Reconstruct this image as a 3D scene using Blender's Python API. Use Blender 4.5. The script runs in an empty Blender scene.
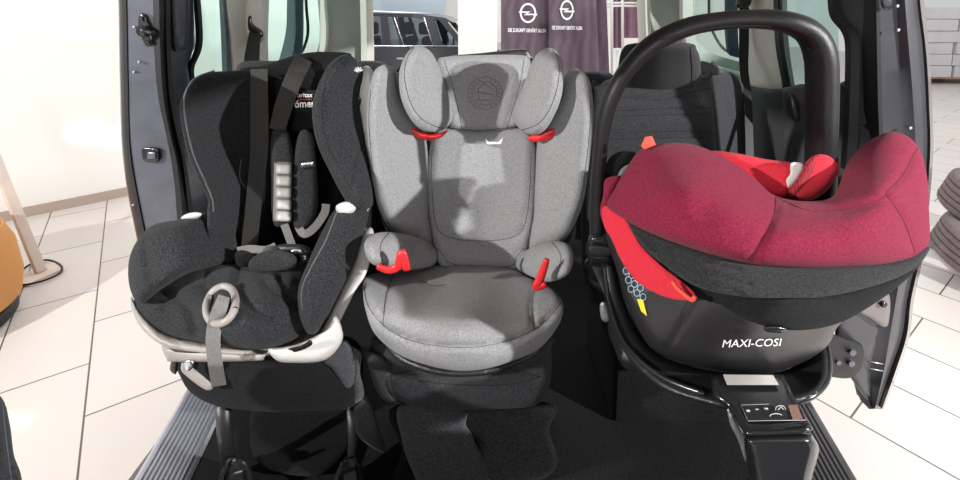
import bpy, bmesh, math, random
import numpy as np
from mathutils import Vector, Matrix
from mathutils.geometry import delaunay_2d_cdt
random.seed(4)
S = bpy.context.scene
COL = S.collection
R_ = math.radians

# ------------------------------------------------------------------ camera
F, CH, PT, PY = 480.0, 1.15, R_(8), 75.0
cam = bpy.data.objects.new('camera', bpy.data.cameras.new('camera')); COL.objects.link(cam)
cam.data.sensor_width = 36; cam.data.lens = 36 * F / 960
cam.location = (0, 0, CH); cam.rotation_euler = (R_(90) - PT, 0, 0)
cam.data.shift_x = 0; cam.data.shift_y = -(240 - PY) / 960
cam.data.clip_start = .02
S.camera = cam
CP, SP = math.cos(PT), math.sin(PT)

def at(px, py, Y):
    """point of the place seen in direction (px,py) at distance Y ahead"""
    x = (px - 480) / F; z = -(py - PY) / F
    ry = CP + z * SP; rz = -SP + z * CP; k = Y / ry
    return Vector((x * k, Y, CH + rz * k))
def atz(px, py, Z):
    x = (px - 480) / F; z = -(py - PY) / F
    ry = CP + z * SP; rz = -SP + z * CP; k = (Z - CH) / rz
    return Vector((x * k, ry * k, Z))
GZ = -.40                                   # showroom floor; the van floor is z = 0

# ------------------------------------------------------------------ materials
def lin(c):
    return tuple(((v / 255) / 12.92 if v <= 10 else (((v / 255) + .055) / 1.055) ** 2.4) for v in c) + (1,)
MATS = {}
def mat(name, col, rough=.6, metal=0, spec=.4, bump=0, bscale=400, mottle=0, mscale=30, sheen=0, weave=0, coat=0):
    if name in MATS: return MATS[name]
    m = bpy.data.materials.new(name); m.use_nodes = True
    nt = m.node_tree; b = nt.nodes['Principled BSDF']
    L = lin(col)
    b.inputs['Base Color'].default_value = L
    b.inputs['Roughness'].default_value = rough; b.inputs['Metallic'].default_value = metal
    b.inputs['Specular IOR Level'].default_value = spec
    if sheen: b.inputs['Sheen Weight'].default_value = sheen; b.inputs['Sheen Roughness'].default_value = .5
    if coat: b.inputs['Coat Weight'].default_value = coat; b.inputs['Coat Roughness'].default_value = .08
    tc = nt.nodes.new('ShaderNodeTexCoord')
    if mottle:
        n = nt.nodes.new('ShaderNodeTexNoise'); n.inputs['Scale'].default_value = mscale; n.inputs['Detail'].default_value = 4
        nt.links.new(tc.outputs['Object'], n.inputs['Vector'])
        r = nt.nodes.new('ShaderNodeValToRGB')
        r.color_ramp.elements[0].position = .3; r.color_ramp.elements[1].position = .7
        r.color_ramp.elements[0].color = tuple(v * (1 - mottle) for v in L[:3]) + (1,)
        r.color_ramp.elements[1].color = tuple(min(1, v * (1 + mottle)) for v in L[:3]) + (1,)
        nt.links.new(n.outputs['Fac'], r.inputs['Fac']); nt.links.new(r.outputs['Color'], b.inputs['Base Color'])
    if bump:
        n = nt.nodes.new('ShaderNodeTexNoise'); n.inputs['Scale'].default_value = bscale; n.inputs['Detail'].default_value = 3
        nt.links.new(tc.outputs['Object'], n.inputs['Vector'])
        bp = nt.nodes.new('ShaderNodeBump'); bp.inputs['Strength'].default_value = bump; bp.inputs['Distance'].default_value = .002
        nt.links.new(n.outputs['Fac'], bp.inputs['Height']); nt.links.new(bp.outputs['Normal'], b.inputs['Normal'])
    MATS[name] = m
    return m
def fabric(name, col, mottle=.22, sheen=.15, ms=300):
    return mat(name, col, .92, 0, .15, .7, 700, mottle, ms, sheen)
GREYF = fabric('booster grey fabric', (136, 136, 137), .24, .1)
GREYD = mat('seam thread grey', (58, 57, 57), .9)
BLKF = fabric('black seat fabric', (44, 45, 47), .65, .05)
BLKF2 = fabric('deep black fabric', (24, 25, 26), .5, .02)
BLKSEAM = mat('black seam', (16, 16, 18), .9)
GRYF2 = fabric('charcoal edge fabric', (88, 89, 92), .3)
WEB = mat('seat belt webbing', (48, 46, 44), .7, 0, .3, .5, 300, .12, 200)
GWEB = mat('grey webbing', (112, 110, 108), .7, 0, .3, .5, 300, .12, 200)
PLAST = mat('shaded grey plastic', (150, 143, 138), .45, 0, .4)  # white plastic of the child seat's front, shade put into the colour
PLASTL = mat('pale plastic', (194, 191, 187), .4, 0, .5)  # on the child seat: same white plastic with light in the colour
BPL = mat('black plastic', (34, 33, 34), .38, 0, .5, .25, 500)
BPLG = mat('glossy black plastic', (26, 26, 28), .22, 0, .6)
HNDL = mat('soft black handle plastic', (24, 22, 23), .42, 0, .35, .3, 350)
RED = mat('red plastic', (205, 32, 38), .35, 0, .5)
CRIM = fabric('crimson melange fabric', (118, 29, 54), .3, .05)
CRIMD = mat('crimson seam', (82, 18, 32), .9)
REDF = fabric('bright red lining', (196, 44, 58), .12, .05)
ORNG = mat('orange red webbing', (226, 78, 62), .7, 0, .3, .3, 300)
VANF = fabric('van charcoal fabric', (54, 54, 57), .5, .05)
VANC = fabric('van carpet', (20, 20, 21), .95, .02, 220)
VANCL = fabric('van seat side carpet', (70, 71, 74), .5)
TRIM = mat('pale pillar trim', (214, 207, 200), .7, 0, .3, .2, 250)
TRIMG = mat('shaded pillar trim', (168, 170, 164), .8, 0, .2, .2, 250)  # tail pillar trim with its shade put into the grey
DTRIM = mat('dark grey trim', (68, 68, 72), .6, 0, .3, .3, 350)
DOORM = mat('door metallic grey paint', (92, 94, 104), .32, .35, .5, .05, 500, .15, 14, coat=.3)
DOORR = mat('door grey paint dimmed', (68, 68, 72), .34, .35, .5, .05, 500, .15, 14, coat=.3)  # same door paint, darkened to offset the bright light on the right
RUBBER = mat('black rubber', (17, 17, 19), .5)
PAINT = mat('van outer paint', (112, 100, 96), .25, .6, .5, coat=.6)
METAL = mat('bare steel', (200, 202, 208), .25, 1)
SILV = mat('satin aluminium', (186, 188, 196), .35, .75)
WHITE = mat('white print', (236, 236, 236), .6)
WALL = mat('white wall paint', (240, 237, 233), .9, 0, .2, .05, 60)
SKIRT = mat('skirting board', (176, 160, 148), .8)
YEL = mat('yellow sticker', (226, 200, 40), .6)

def glassmat(name, col, fac=.12):
    m = bpy.data.materials.new(name); m.use_nodes = True; nt = m.node_tree; nt.nodes.clear()
    o = nt.nodes.new('ShaderNodeOutputMaterial'); mx = nt.nodes.new('ShaderNodeMixShader')
    t = nt.nodes.new('ShaderNodeBsdfTransparent'); t.inputs[0].default_value = lin(col)
    g = nt.nodes.new('ShaderNodeBsdfGlossy'); g.inputs['Roughness'].default_value = .03
    mx.inputs[0].default_value = .05
    nt.links.new(t.outputs[0], mx.inputs[1]); nt.links.new(g.outputs[0], mx.inputs[2])
    nt.links.new(mx.outputs[0], o.inputs[0]); return m
GLASS = glassmat('green tinted window glass', (226, 240, 237))
GLASSC = glassmat('car glass', (200, 212, 220))

def tilemat():
    m = bpy.data.materials.new('cream floor tiles'); m.use_nodes = True; nt = m.node_tree; b = nt.nodes['Principled BSDF']
    tc = nt.nodes.new('ShaderNodeTexCoord'); mp = nt.nodes.new('ShaderNodeMapping'); mp.vector_type = 'POINT'
    # rows run along the direction of -54 degrees
    a = R_(-54)
    mp.inputs['Rotation'].default_value = (0, 0, -a)
    # v of the point (1.60,1.70) should fall on a joint
    v = -1.60 * math.sin(a) + 1.70 * math.cos(a); u = 1.60 * math.cos(a) + 1.70 * math.sin(a)
    mp.inputs['Location'].default_value = (-u + .69 * 40 + .03, -v + .338 * 40, 0)
    br = nt.nodes.new('ShaderNodeTexBrick')
    br.inputs['Scale'].default_value = 1; br.inputs['Mortar Size'].default_value = .0036; br.inputs['Mortar Smooth'].default_value = .1
    br.inputs['Brick Width'].default_value = .69; br.inputs['Row Height'].default_value = .338
    br.inputs['Color1'].default_value = lin((216, 208, 203)); br.inputs['Color2'].default_value = lin((211, 203, 197)); br.inputs['Mortar'].default_value = lin((96, 84, 78))
    nt.links.new(tc.outputs['Object'], mp.inputs[0]); nt.links.new(mp.outputs[0], br.inputs['Vector'])
    n = nt.nodes.new('ShaderNodeTexNoise'); n.inputs['Scale'].default_value = 3; n.inputs['Detail'].default_value = 5
    nt.links.new(tc.outputs['Object'], n.inputs['Vector'])
    mx = nt.nodes.new('ShaderNodeMixRGB'); mx.blend_type = 'MULTIPLY'; mx.inputs[0].default_value = .12
    nt.links.new(br.outputs['Color'], mx.inputs[1]); nt.links.new(n.outputs['Color'], mx.inputs[2])
    nt.links.new(mx.outputs[0], b.inputs['Base Color']); b.inputs['Roughness'].default_value = .38
    bp = nt.nodes.new('ShaderNodeBump'); bp.inputs['Strength'].default_value = .4; bp.inputs['Distance'].default_value = .002; bp.invert = True
    nt.links.new(br.outputs['Fac'], bp.inputs['Height']); nt.links.new(bp.outputs['Normal'], b.inputs['Normal'])
    return m
def wavemat(name, c1, c2, scale, direction='Z', rough=.8, dist=0):
    m = bpy.data.materials.new(name); m.use_nodes = True; nt = m.node_tree; b = nt.nodes['Principled BSDF']
    tc = nt.nodes.new('ShaderNodeTexCoord'); w = nt.nodes.new('ShaderNodeTexWave'); w.bands_direction = direction
    w.inputs['Scale'].default_value = scale; w.inputs['Distortion'].default_value = dist
    r = nt.nodes.new('ShaderNodeValToRGB'); r.color_ramp.elements[0].color = lin(c1); r.color_ramp.elements[1].color = lin(c2)
    nt.links.new(tc.outputs['Object'], w.inputs['Vector']); nt.links.new(w.outputs['Color'], r.inputs['Fac'])
    nt.links.new(r.outputs['Color'], b.inputs['Base Color']); b.inputs['Roughness'].default_value = rough
    bp = nt.nodes.new('ShaderNodeBump'); bp.inputs['Strength'].default_value = .4; bp.inputs['Distance'].default_value = .002
    nt.links.new(w.outputs['Fac'], bp.inputs['Height']); nt.links.new(bp.outputs['Normal'], b.inputs['Normal'])
    return m

# ------------------------------------------------------------------ object helpers
BASE = {}
def thing(name, label, cat, loc, group=None):
    o = bpy.data.objects.new(name, None); COL.objects.link(o); o.location = loc
    o.empty_display_size = .05
    o['label'] = label; o['category'] = cat
    if group: o['group'] = group
    BASE[o] = Vector(loc); return o
def tag(o, label, cat, group=None, kind=None):
    o['label'] = label; o['category'] = cat
    if group: o['group'] = group
    if kind: o['kind'] = kind
    return o
def link(name, bm, m, parent=None, smooth=True, label=None, kind=None, auto=False):
    bmesh.ops.recalc_face_normals(bm, faces=bm.faces)
    if parent is not None: b = BASE[parent]
    else:
        lo = Vector((min(v.co.x for v in bm.verts), min(v.co.y for v in bm.verts), min(v.co.z for v in bm.verts)))
        hi = Vector((max(v.co.x for v in bm.verts), max(v.co.y for v in bm.verts), max(v.co.z for v in bm.verts)))
        b = Vector(((lo.x + hi.x) / 2, (lo.y + hi.y) / 2, lo.z))
    bmesh.ops.translate(bm, verts=bm.verts, vec=-b)
    for f in bm.faces: f.smooth = smooth
    if auto:
        for e in bm.edges:
            if len(e.link_faces) == 2 and e.calc_face_angle(0) > R_(35): e.smooth = False
    me = bpy.data.meshes.new(name); bm.to_mesh(me); bm.free()
    o = bpy.data.objects.new(name, me); COL.objects.link(o)
    if m: me.materials.append(m)
    if parent is not None: o.parent = parent; BASE[o] = b
    else: o.location = b; BASE[o] = b
    if label: o['label'] = label
    if kind: o['kind'] = kind
    return o

def box(bm, c, s, rot=None, bev=0):
    r = bmesh.ops.create_cube(bm, size=1)
    vs = r['verts']
    for v in vs: v.co = Vector((v.co.x * s[0], v.co.y * s[1], v.co.z * s[2]))
    if bev:
        es = list({e for v in vs for e in v.link_edges})
        g = bmesh.ops.bevel(bm, geom=es, offset=bev, segments=3, affect='EDGES', profile=.6)
        vs = list({v for f in g['faces'] for v in f.verts} | {v for v in vs if v.is_valid})
        seen = set(vs); st = list(vs)
        while st:
            v = st.pop()
            for e in v.link_edges:
                w = e.other_vert(v)
                if w not in seen: seen.add(w); st.append(w)
        vs = list(seen)
    M = Matrix.Translation(Vector(c)) @ (rot.to_4x4() if rot is not None else Matrix.Identity(4))
    for v in vs: v.co = M @ v.co
    return vs
def rz(a): return Matrix.Rotation(R_(a), 3, 'Z')
def rx(a): return Matrix.Rotation(R_(a), 3, 'X')
def ry(a): return Matrix.Rotation(R_(a), 3, 'Y')
def obox(name, c, s, m, parent=None, rot=None, bev=0, **k):
    bm = bmesh.new(); box(bm, c, s, rot, bev); return link(name, bm, m, parent, smooth=bool(bev), auto=bool(bev), **k)

def catmull(pts, n=6, closed=False):
    P = [tuple(p) for p in pts]; N = len(P); out = []
    rng = range(N) if closed else range(N - 1)
    for i in rng:
        if closed: p0, p1, p2, p3 = P[i - 1], P[i], P[(i + 1) % N], P[(i + 2) % N]
        else: p0, p1, p2, p3 = P[max(i - 1, 0)], P[i], P[i + 1], P[min(i + 2, N - 1)]
        for k in range(n):
            t = k / n
            out.append(tuple(.5 * ((2 * b) + (-a + c) * t + (2 * a - 5 * b + 4 * c - d) * t * t + (-a + 3 * b - 3 * c + d) * t ** 3) for a, b, c, d in zip(p0, p1, p2, p3)))
    if not closed: out.append(P[-1])
    return out
def resample(pts, step, closed=True):
    P = [np.array(p[:2], float) for p in pts]
    if closed: P = P + [P[0]]
    out = []
    for a, b in zip(P[:-1], P[1:]):
        d = np.linalg.norm(b - a); n = max(1, int(round(d / step)))
        for k in range(n): out.append(a + (b - a) * k / n)
    if not closed: out.append(P[-1])
    # drop near doubles
    res = [out[0]]
    for p in out[1:]:
        if np.linalg.norm(p - res[-1]) > step * .35: res.append(p)
    if closed and np.linalg.norm(res[0] - res[-1]) < step * .35: res.pop()
    return np.array(res)
def segdist(P, poly, closed=True):
    A = np.array(poly, float); B = np.roll(A, -1, 0)
    if not closed: A, B = A[:-1], B[:-1]
    d = np.full(len(P), 1e9)
    for a, b in zip(A, B):
        ab = b - a; L = (ab ** 2).sum() + 1e-9
        t = np.clip(((P - a) @ ab) / L, 0, 1)
        d = np.minimum(d, np.linalg.norm(P - (a + t[:, None] * ab), axis=1))
    return d
def inside(P, poly):
    A = np.array(poly, float); B = np.roll(A, -1, 0); c = np.zeros(len(P), bool)
    for (x1, y1), (x2, y2) in zip(A, B):
        if y1 == y2: continue
        m = ((y1 > P[:, 1]) != (y2 > P[:, 1])) & (P[:, 0] < (x2 - x1) * (P[:, 1] - y1) / (y2 - y1) + x1)
        c ^= m
    return c
def tps(ctrl):
    """smooth distance field through (px,py,Y) points"""
    C = np.array(ctrl, float)
    if len(C) == 1: return lambda Q: np.full(len(Q), C[0, 2])
    X = C[:, :2] / 100; n = len(C)
    if n < 3:
        d = X[1] - X[0]; L = (d ** 2).sum()
        return lambda Q: C[0, 2] + (C[1, 2] - C[0, 2]) * np.clip(((Q / 100 - X[0]) @ d) / L, -.3, 1.3)
    def U(r): return np.where(r > 1e-9, r * r * np.log(r + 1e-12), 0)
    K = U(np.linalg.norm(X[:, None] - X[None], axis=2)) + np.eye(n) * 1e-4
    Pm = np.hstack([np.ones((n, 1)), X])
    A = np.zeros((n + 3, n + 3)); A[:n, :n] = K; A[:n, n:] = Pm; A[n:, :n] = Pm.T
    A[n:, n:] += np.eye(3) * -1e-9
    w = np.linalg.solve(A, np.concatenate([C[:, 2], np.zeros(3)]))
    def f(Q):
        Q = np.asarray(Q, float) / 100
        return U(np.linalg.norm(Q[:, None] - X[None], axis=2)) @ w[:n] + w[n] + Q @ w[n + 1:]
    return f

def pad(name, outline, ctrl, R, B, T, m, parent=None, seams=(), gw=2.5, gd=.006, step=4, smooth=True, bumps=(), label=None, pipe=None, pr=.0011, kind=None):
    """upholstered or moulded body: outline, distance field, rounded over R with bulge B towards the viewer side and T behind"""
    out = catmull(outline, 5, True) if smooth else outline
    bd = resample(out, step)
    lo, hi = bd.min(0), bd.max(0)
    g = []
    r_ = 0; y = lo[1]
    while y < hi[1]:
        x = lo[0] + (step / 2 if r_ % 2 else 0)
        while x < hi[0]: g.append((x, y)); x += step
        y += step * .87; r_ += 1
    g = np.array(g)
    ins = inside(g, bd)
    g = g[ins]
    if len(g):
        dd = segdist(g, bd); g = g[dd > step * .55]
    # inset rings for a round edge
    c = []
    prv = np.roll(bd, 1, 0); nxt = np.roll(bd, -1, 0); tdir = nxt - prv; tdir /= np.linalg.norm(tdir, axis=1)[:, None] + 1e-9
    nrm = np.stack([-tdir[:, 1], tdir[:, 0]], 1)
    if not inside(bd[:1] + nrm[:1] * .5, bd)[0]: nrm = -nrm
    for k in (.06, .25):
        q = bd + nrm * max(R * k, .35)
        ok = inside(q, bd)
        q = q[ok]
        if len(q):
            q = q[segdist(q, bd) > max(R * k, .35) * .8]
        if len(q): c.append(q)
    if c:
        c = np.vstack(c)
        if len(g):
            dm = np.array([np.min(np.linalg.norm(c - p, axis=1)) for p in g]); g = g[dm > step * .45]
        g = np.vstack([g, c]) if len(g) else c
    sm = [np.array(catmull(s, 5)) for s in seams]
    for s in sm:
        q = resample(s, step * .6, False); q = q[inside(q, bd)]
        if len(q):
            q = q[segdist(q, bd) > .8]
        if len(q):
            dm = np.array([np.min(np.linalg.norm(q - p, axis=1)) for p in g]); g = np.vstack([g[dm > step * .4], q])
    n = len(bd)
    allp = np.vstack([bd, g])
    vs, es, fs, ov, oe, of = delaunay_2d_cdt([Vector(p) for p in allp], [(i, (i + 1) % n) for i in range(n)], [], 1, 1e-5)
    V = np.array([tuple(v) for v in vs])
    D = segdist(V, bd); t = np.clip(D / R, 0, 1); h = np.sqrt(np.clip(1 - (1 - t) ** 2, 0, 1))
    Y0f = tps(ctrl)
    def extra(Q):
        e = np.zeros(len(Q))
        for s in sm: e = np.maximum(e, gd * np.exp(-(segdist(Q, s, False) / gw) ** 2))
        for (bx, by, br, ba) in bumps: e = e - ba * np.exp(-(((Q[:, 0] - bx) ** 2 + (Q[:, 1] - by) ** 2) / br ** 2))
        return e
    Y0 = Y0f(V); ex = extra(V)
    front = Y0 - B * h + ex * h; back = Y0 + T * h
    bm = bmesh.new(); isb = D < .02
    fv = [bm.verts.new(at(V[i, 0], V[i, 1], front[i])) for i in range(len(V))]
    bv = [fv[i] if isb[i] else bm.verts.new(at(V[i, 0], V[i, 1], back[i])) for i in range(len(V))]
    for f in fs:
        try: bm.faces.new([fv[i] for i in f])
        except ValueError: pass
        if not all(isb[i] for i in f):
            try: bm.faces.new([bv[i] for i in reversed(f)])
            except ValueError: pass
    o = link(name, bm, m, parent, label=label, kind=kind)
    def surf(px, py):
        Q = np.array([[px, py]], float); d = segdist(Q, bd); tt = np.clip(d / R, 0, 1) * inside(Q, bd)
        hh = np.sqrt(1 - (1 - tt) ** 2)
        return float((Y0f(Q) - B * hh + extra(Q) * hh)[0])
    SURF[o] = surf
    if pipe:
        for s in sm:
            bm = bmesh.new(); pts = [p for p in resample(s, 3, False)]
            tube(bm, [at(p[0], p[1], surf(*p) + .0003) for p in pts], pr, 6)
            link('piping', bm, pipe, o)
    return o
SURF = {}

def tube(bm, pts, r, seg=10, cap=True, flat=1.0):
    P = [Vector(p) for p in pts]; n = len(P); rs = r if isinstance(r, (list, tuple)) else [r] * n
    rings = []; up = None
    for i in range(n):
        t = (P[min(i + 1, n - 1)] - P[max(i - 1, 0)])
        if t.length < 1e-9: t = Vector((0, 0, 1))
        t.normalize()
        if up is None:
            up = Vector((0, 1, 0)) if abs(t.y) < .9 else Vector((1, 0, 0))
        a = (up - t * up.dot(t))
        if a.length < 1e-6: a = Vector((1, 0, 0)) - t * t.x
        a.normalize(); up = a; b = t.cross(a)
        rings.append([bm.verts.new(P[i] + (a * math.cos(2 * math.pi * k / seg) * flat + b * math.sin(2 * math.pi * k / seg)) * rs[i]) for k in range(seg)])
    for A, B in zip(rings[:-1], rings[1:]):
        for k in range(seg): bm.faces.new((A[k], A[(k + 1) % seg], B[(k + 1) % seg], B[k]))
    if cap: bm.faces.new(rings[0][::-1]); bm.faces.new(rings[-1])
def otube(name, pts, r, m, parent=None, seg=12, flat=1.0, sm=0, **k):
    if sm:
        if isinstance(r, (list, tuple)):
            q = catmull([tuple(p) + (w,) for p, w in zip(pts, r)], sm); pts = [p[:3] for p in q]; r = [p[3] for p in q]
        else: pts = catmull([tuple(p) for p in pts], sm)
    bm = bmesh.new(); tube(bm, pts, r, seg, True, flat); return link(name, bm, m, parent, **k)
def ribbon(bm, pts, th=.002):
    """webbing: pts are (px,py,Y,halfwidth px); flat band facing across its run"""
    q = catmull(pts, 5)
    L = []
    for i, p in enumerate(q):
        a = np.array(q[max(i - 1, 0)][:2]); b = np.array(q[min(i + 1, len(q) - 1)][:2]); d = b - a; d = d / (np.linalg.norm(d) + 1e-9)
        nx, ny = -d[1] * p[3], d[0] * p[3]
        A, B = (p[0] - nx, p[1] - ny), (p[0] + nx, p[1] + ny)
        L.append([bm.verts.new(at(*A, p[2])), bm.verts.new(at(*B, p[2])), bm.verts.new(at(*B, p[2] + th)), bm.verts.new(at(*A, p[2] + th))])
    for a, b in zip(L[:-1], L[1:]):
        for k in range(4): bm.faces.new((a[k], a[(k + 1) % 4], b[(k + 1) % 4], b[k]))
    bm.faces.new(L[0][::-1]); bm.faces.new(L[-1])
def oribbon(name, pts, m, parent=None, th=.002, **k):
    bm = bmesh.new(); ribbon(bm, pts, th); return link(name, bm, m, parent, auto=True, **k)
def loft(name, curves, m, parent=None, th=.01, n=6, smooth=True, off=(0, 1, 0), **k):
    """surface through vertical curves of (px,py,Y), given real thickness"""
    G = [[at(*p) for p in catmull(c, n)] for c in curves]
    bm = bmesh.new(); o = Vector(off) * th
    Fv = [[bm.verts.new(p) for p in c] for c in G]; Bv = [[bm.verts.new(p + o) for p in c] for c in G]
    a, b = len(G), len(G[0])
    for i in range(a - 1):
        for j in range(b - 1):
            bm.faces.new((Fv[i][j], Fv[i + 1][j], Fv[i + 1][j + 1], Fv[i][j + 1]))
            bm.faces.new((Bv[i][j], Bv[i][j + 1], Bv[i + 1][j + 1], Bv[i + 1][j]))
    for i in range(a - 1):
        bm.faces.new((Fv[i][0], Bv[i][0], Bv[i + 1][0], Fv[i + 1][0])); bm.faces.new((Fv[i][-1], Fv[i + 1][-1], Bv[i + 1][-1], Bv[i][-1]))
    for j in range(b - 1):
        bm.faces.new((Fv[0][j], Fv[0][j + 1], Bv[0][j + 1], Bv[0][j])); bm.faces.new((Fv[-1][j], Bv[-1][j], Bv[-1][j + 1], Fv[-1][j + 1]))
    return link(name, bm, m, parent, smooth=smooth, auto=True, **k)
def prism(bm, pts3, off):
    """solid from a loop of 3D points pushed by off"""
    off = Vector(off); A = [bm.verts.new(Vector(p)) for p in pts3]; B = [bm.verts.new(Vector(p) + off) for p in pts3]
    n = len(A); bm.faces.new(A); bm.faces.new(B[::-1])
    for i in range(n): bm.faces.new((A[i], B[i], B[(i + 1) % n], A[(i + 1) % n]))
def oprism(name, pts3, off, m, parent=None, **k):
    bm = bmesh.new(); prism(bm, pts3, off); return link(name, bm, m, parent, smooth=False, **k)
def pxprism(name, outline, Y, th, m, parent=None, **k):
    f = Y if callable(Y) else (lambda x, y: Y)
    return oprism(name, [at(x, y, f(x, y)) for x, y in outline], (0, th, 0), m, parent, **k)

def textmesh(s, bold=0):
    cu = bpy.data.curves.new('t', 'FONT'); cu.body = s; cu.align_x = 'CENTER'; cu.align_y = 'CENTER'; cu.offset = bold; cu.resolution_u = 3
    o = bpy.data.objects.new('t', cu); COL.objects.link(o); dg = bpy.context.evaluated_depsgraph_get(); dg.update()
    me = bpy.data.meshes.new_from_object(o.evaluated_get(dg)); bpy.data.objects.remove(o)
    return me
def lettering(name, s, px, py, w, hgt, surf, m, parent, ang=0, bold=.01, lift=.0012, shear=0, label=None):
    me = textmesh(s, bold); xs = [v.co.x for v in me.vertices]; ys = [v.co.y for v in me.vertices]
    x0, x1, y0, y1 = min(xs), max(xs), min(ys), max(ys); ca, sa = math.cos(R_(ang)), math.sin(R_(ang))
    bm = bmesh.new(); bm.from_mesh(me); bpy.data.meshes.remove(me); bmesh.ops.triangulate(bm, faces=bm.faces)
    for v in bm.verts:
        u = ((v.co.x - x0) / (x1 - x0) - .5) * w; t = ((v.co.y - y0) / (y1 - y0) - .5) * hgt; u += shear * t
        X = px + u * ca - t * sa; Yp = py - (u * sa + t * ca)
        Y = surf(X, Yp) if callable(surf) else surf
        v.co = at(X, Yp, Y - lift)
    return link(name, bm, m, parent, smooth=False, label=label)

# ================================================================== SETTING
def struct(o): o['kind'] = 'structure'; return o
FL = tilemat()
f = struct(obox('floor', (0, 6, GZ - .05), (26, 26, .1), FL))
f.location = (0, 6, GZ - .1)
# left wall, running obliquely away, and what closes the hall
wa, wb = Vector((-3.50, 3.32, 0)), Vector((-2.97, 3.785, 0)); wd = (wb - wa).normalized(); wn = Vector((-wd.y, wd.x, 0))
p0, p1 = wa - wd * 3.2, wa + wd * 2.62
def vwall(name, a, b, z0, z1, th, m, n):
    bm = bmesh.new(); prism(bm, [(a.x, a.y, z0), (b.x, b.y, z0), (b.x, b.y, z1), (a.x, a.y, z1)], n * th); return link(name, bm, m, None, smooth=False)
struct(vwall('wall_left', p0, p1, GZ, 2.9, .12, WALL, wn))
struct(vwall('baseboard_left', p0, p1, GZ, GZ + .075, -.014, SKIRT, wn))
BLUEW = mat('blue grey panel', (166, 180, 190), .5)
struct(obox('wall_back', (-1, 11.9, 1.25), (16, .12, 3.3), WALL))
struct(obox('wall_column', (-.03, 6.35, 1.25), (.50, .4, 3.3), WALL))
struct(obox('window_1', (-2.3, 9.0, 2.6), (3.3, .08, 3.1), BLUEW))

# ------------------------------------------------------------------ banners
BAN = wavemat('dark purple banner cloth', (84, 70, 80), (100, 84, 94), 3, 'X', .85, 6)
def banner(px0, px1, py1, Y, label, logo, txt, lx, ly, k=1.0, flare=0, tw=None, sharp=False):
    t = thing('hanging_banner', label, 'banner', at((px0 + px1) / 2, py1, Y), 'purple banners behind the van')
    def dep(px, py=0): return Y + .03 * math.sin((px - px0) * .16 + Y) + .012 * math.sin((px - px0) * .37)
    cs = []
    nn = 26
    for i in range(nn + 1):
        u = i / nn
        cs.append([(px0 + (px1 - px0) * u + flare * (s_ / 5) * u, -90 + (py1 + 90 + 3 * math.sin(u * 9)) * s_ / 5, dep(px0 + (px1 - px0) * u)) for s_ in range(6)])
    loft('cloth', cs, BAN, t, th=.004, n=3)
    top = at((px0 + px1) / 2, -90, Y)
    a = at(px0 - 1, -90, Y); b = at(px1 + 1, -90, Y)
    otube('rail', [a, b], .02, SILV, t)
    if logo:
        bm = bmesh.new(); s = dep
        for q in range(48):
            a0, a1 = 2 * math.pi * q / 48, 2 * math.pi * (q + 1) / 48
            r1x, r1y, r2x, r2y = 8.2 * k, 10 * logo, 6.4 * k, 8 * logo
            vs = [at(lx + math.cos(a) * rr, ly + math.sin(a) * r2, dep(lx + math.cos(a) * rr) - .02) for a, rr, r2 in ((a0, r1x, r1y), (a1, r1x, r1y), (a1, r2x, r2y), (a0, r2x, r2y))]
            bm.faces.new([bm.verts.new(v) for v in vs])
        z = [(-9.5, -1.6), (2.6, -1.6), (-.6, .6), (9.5, .9), (9.0, 2.4), (-4.5, 2.2), (-1.2, 0), (-9, -.2)]
        bm.faces.new([bm.verts.new(at(lx + x * k, ly + y * logo, dep(lx + x * k) - .022)) for x, y in z])
        link('emblem', bm, WHITE, t, smooth=False, label='white ring emblem crossed by a flat lightning bolt')
        lettering('lettering', txt, lx + tw[1], ly + tw[2], tw[0], 4.6, dep, WHITE, t, tw[3], .035, .02)
    return t
banner(501, 553, 82, 5.0, 'dark purple banner hanging nearest the white column', 1.0, 'DIE ZUKUNFT GEHÖRT ALLEN', 528, 13, 1.0, 0, (38, -1, 17, -1))
banner(549, 592, 84, 4.85, 'dark purple banner with ring emblem, middle of the three overlapping banners', 1.0, 'DIE ZUKUNFT GEHÖRT ALLEN', 567, 10, .8, 8, (30, 0, 17.5, -1))
b3 = thing('hanging_banner', 'dark purple banner seen edge on at the right of the overlapping banners', 'banner', at(595, 84, 5.1), 'purple banners behind the van')
def dep3(px, py=0): return 5.12 + .05 * math.sin(px * .3)
loft('cloth', [[(588 + i * 1.6 + s_ * .5 * i / 3, -90 + 172 * s_ / 5, dep3(588 + i * 1.6)) for s_ in range(6)] for i in range(10)], BAN, b3, th=.004, n=3)
otube('rail', [at(586, -90, 5.15), at(604, -90, 5.15)], .02, SILV, b3)
# narrow far banners beside the white frames
for i, (a, b, lab) in enumerate([(613, 622, 'narrow far mauve banner between white frame posts'), (624, 639, 'wide pale mauve banner beyond the white frame')]):
    bm = bmesh.new()
    MAUV = mat('mauve cloth', (128, 96, 112), .85, mottle=.1, mscale=8)
    o = loft('hanging_banner', [[(a + (b - a) * k / 6 - (2 if i == 0 else -3) * 0, -60 + 108 * s_ / 4 - (10 if i else 0), 7.5 + .04 * math.sin(k * 1.7)) for s_ in range(5)] for k in range(7)], MAUV, None, th=.005, n=3)
    bm.free(); tag(o, lab, 'banner', 'mauve banners by the white frame')
fr = thing('display_frame', 'white tubular display frame beyond the banners', 'frame', at(615, 80, 7.4))
for px in (606, 612, 622.5): otube('post', [at(px, -60, 7.35), at(px, 78, 7.35)], .022, PLASTL, fr)
for py in (3, 6): otube('crossbar', [at(600, py, 7.35), at(642, py, 7.35)], .018, PLASTL, fr)
obox('panel', at(623, 72, 7.6), (.7, .05, .7), WHITE, fr)

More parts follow.
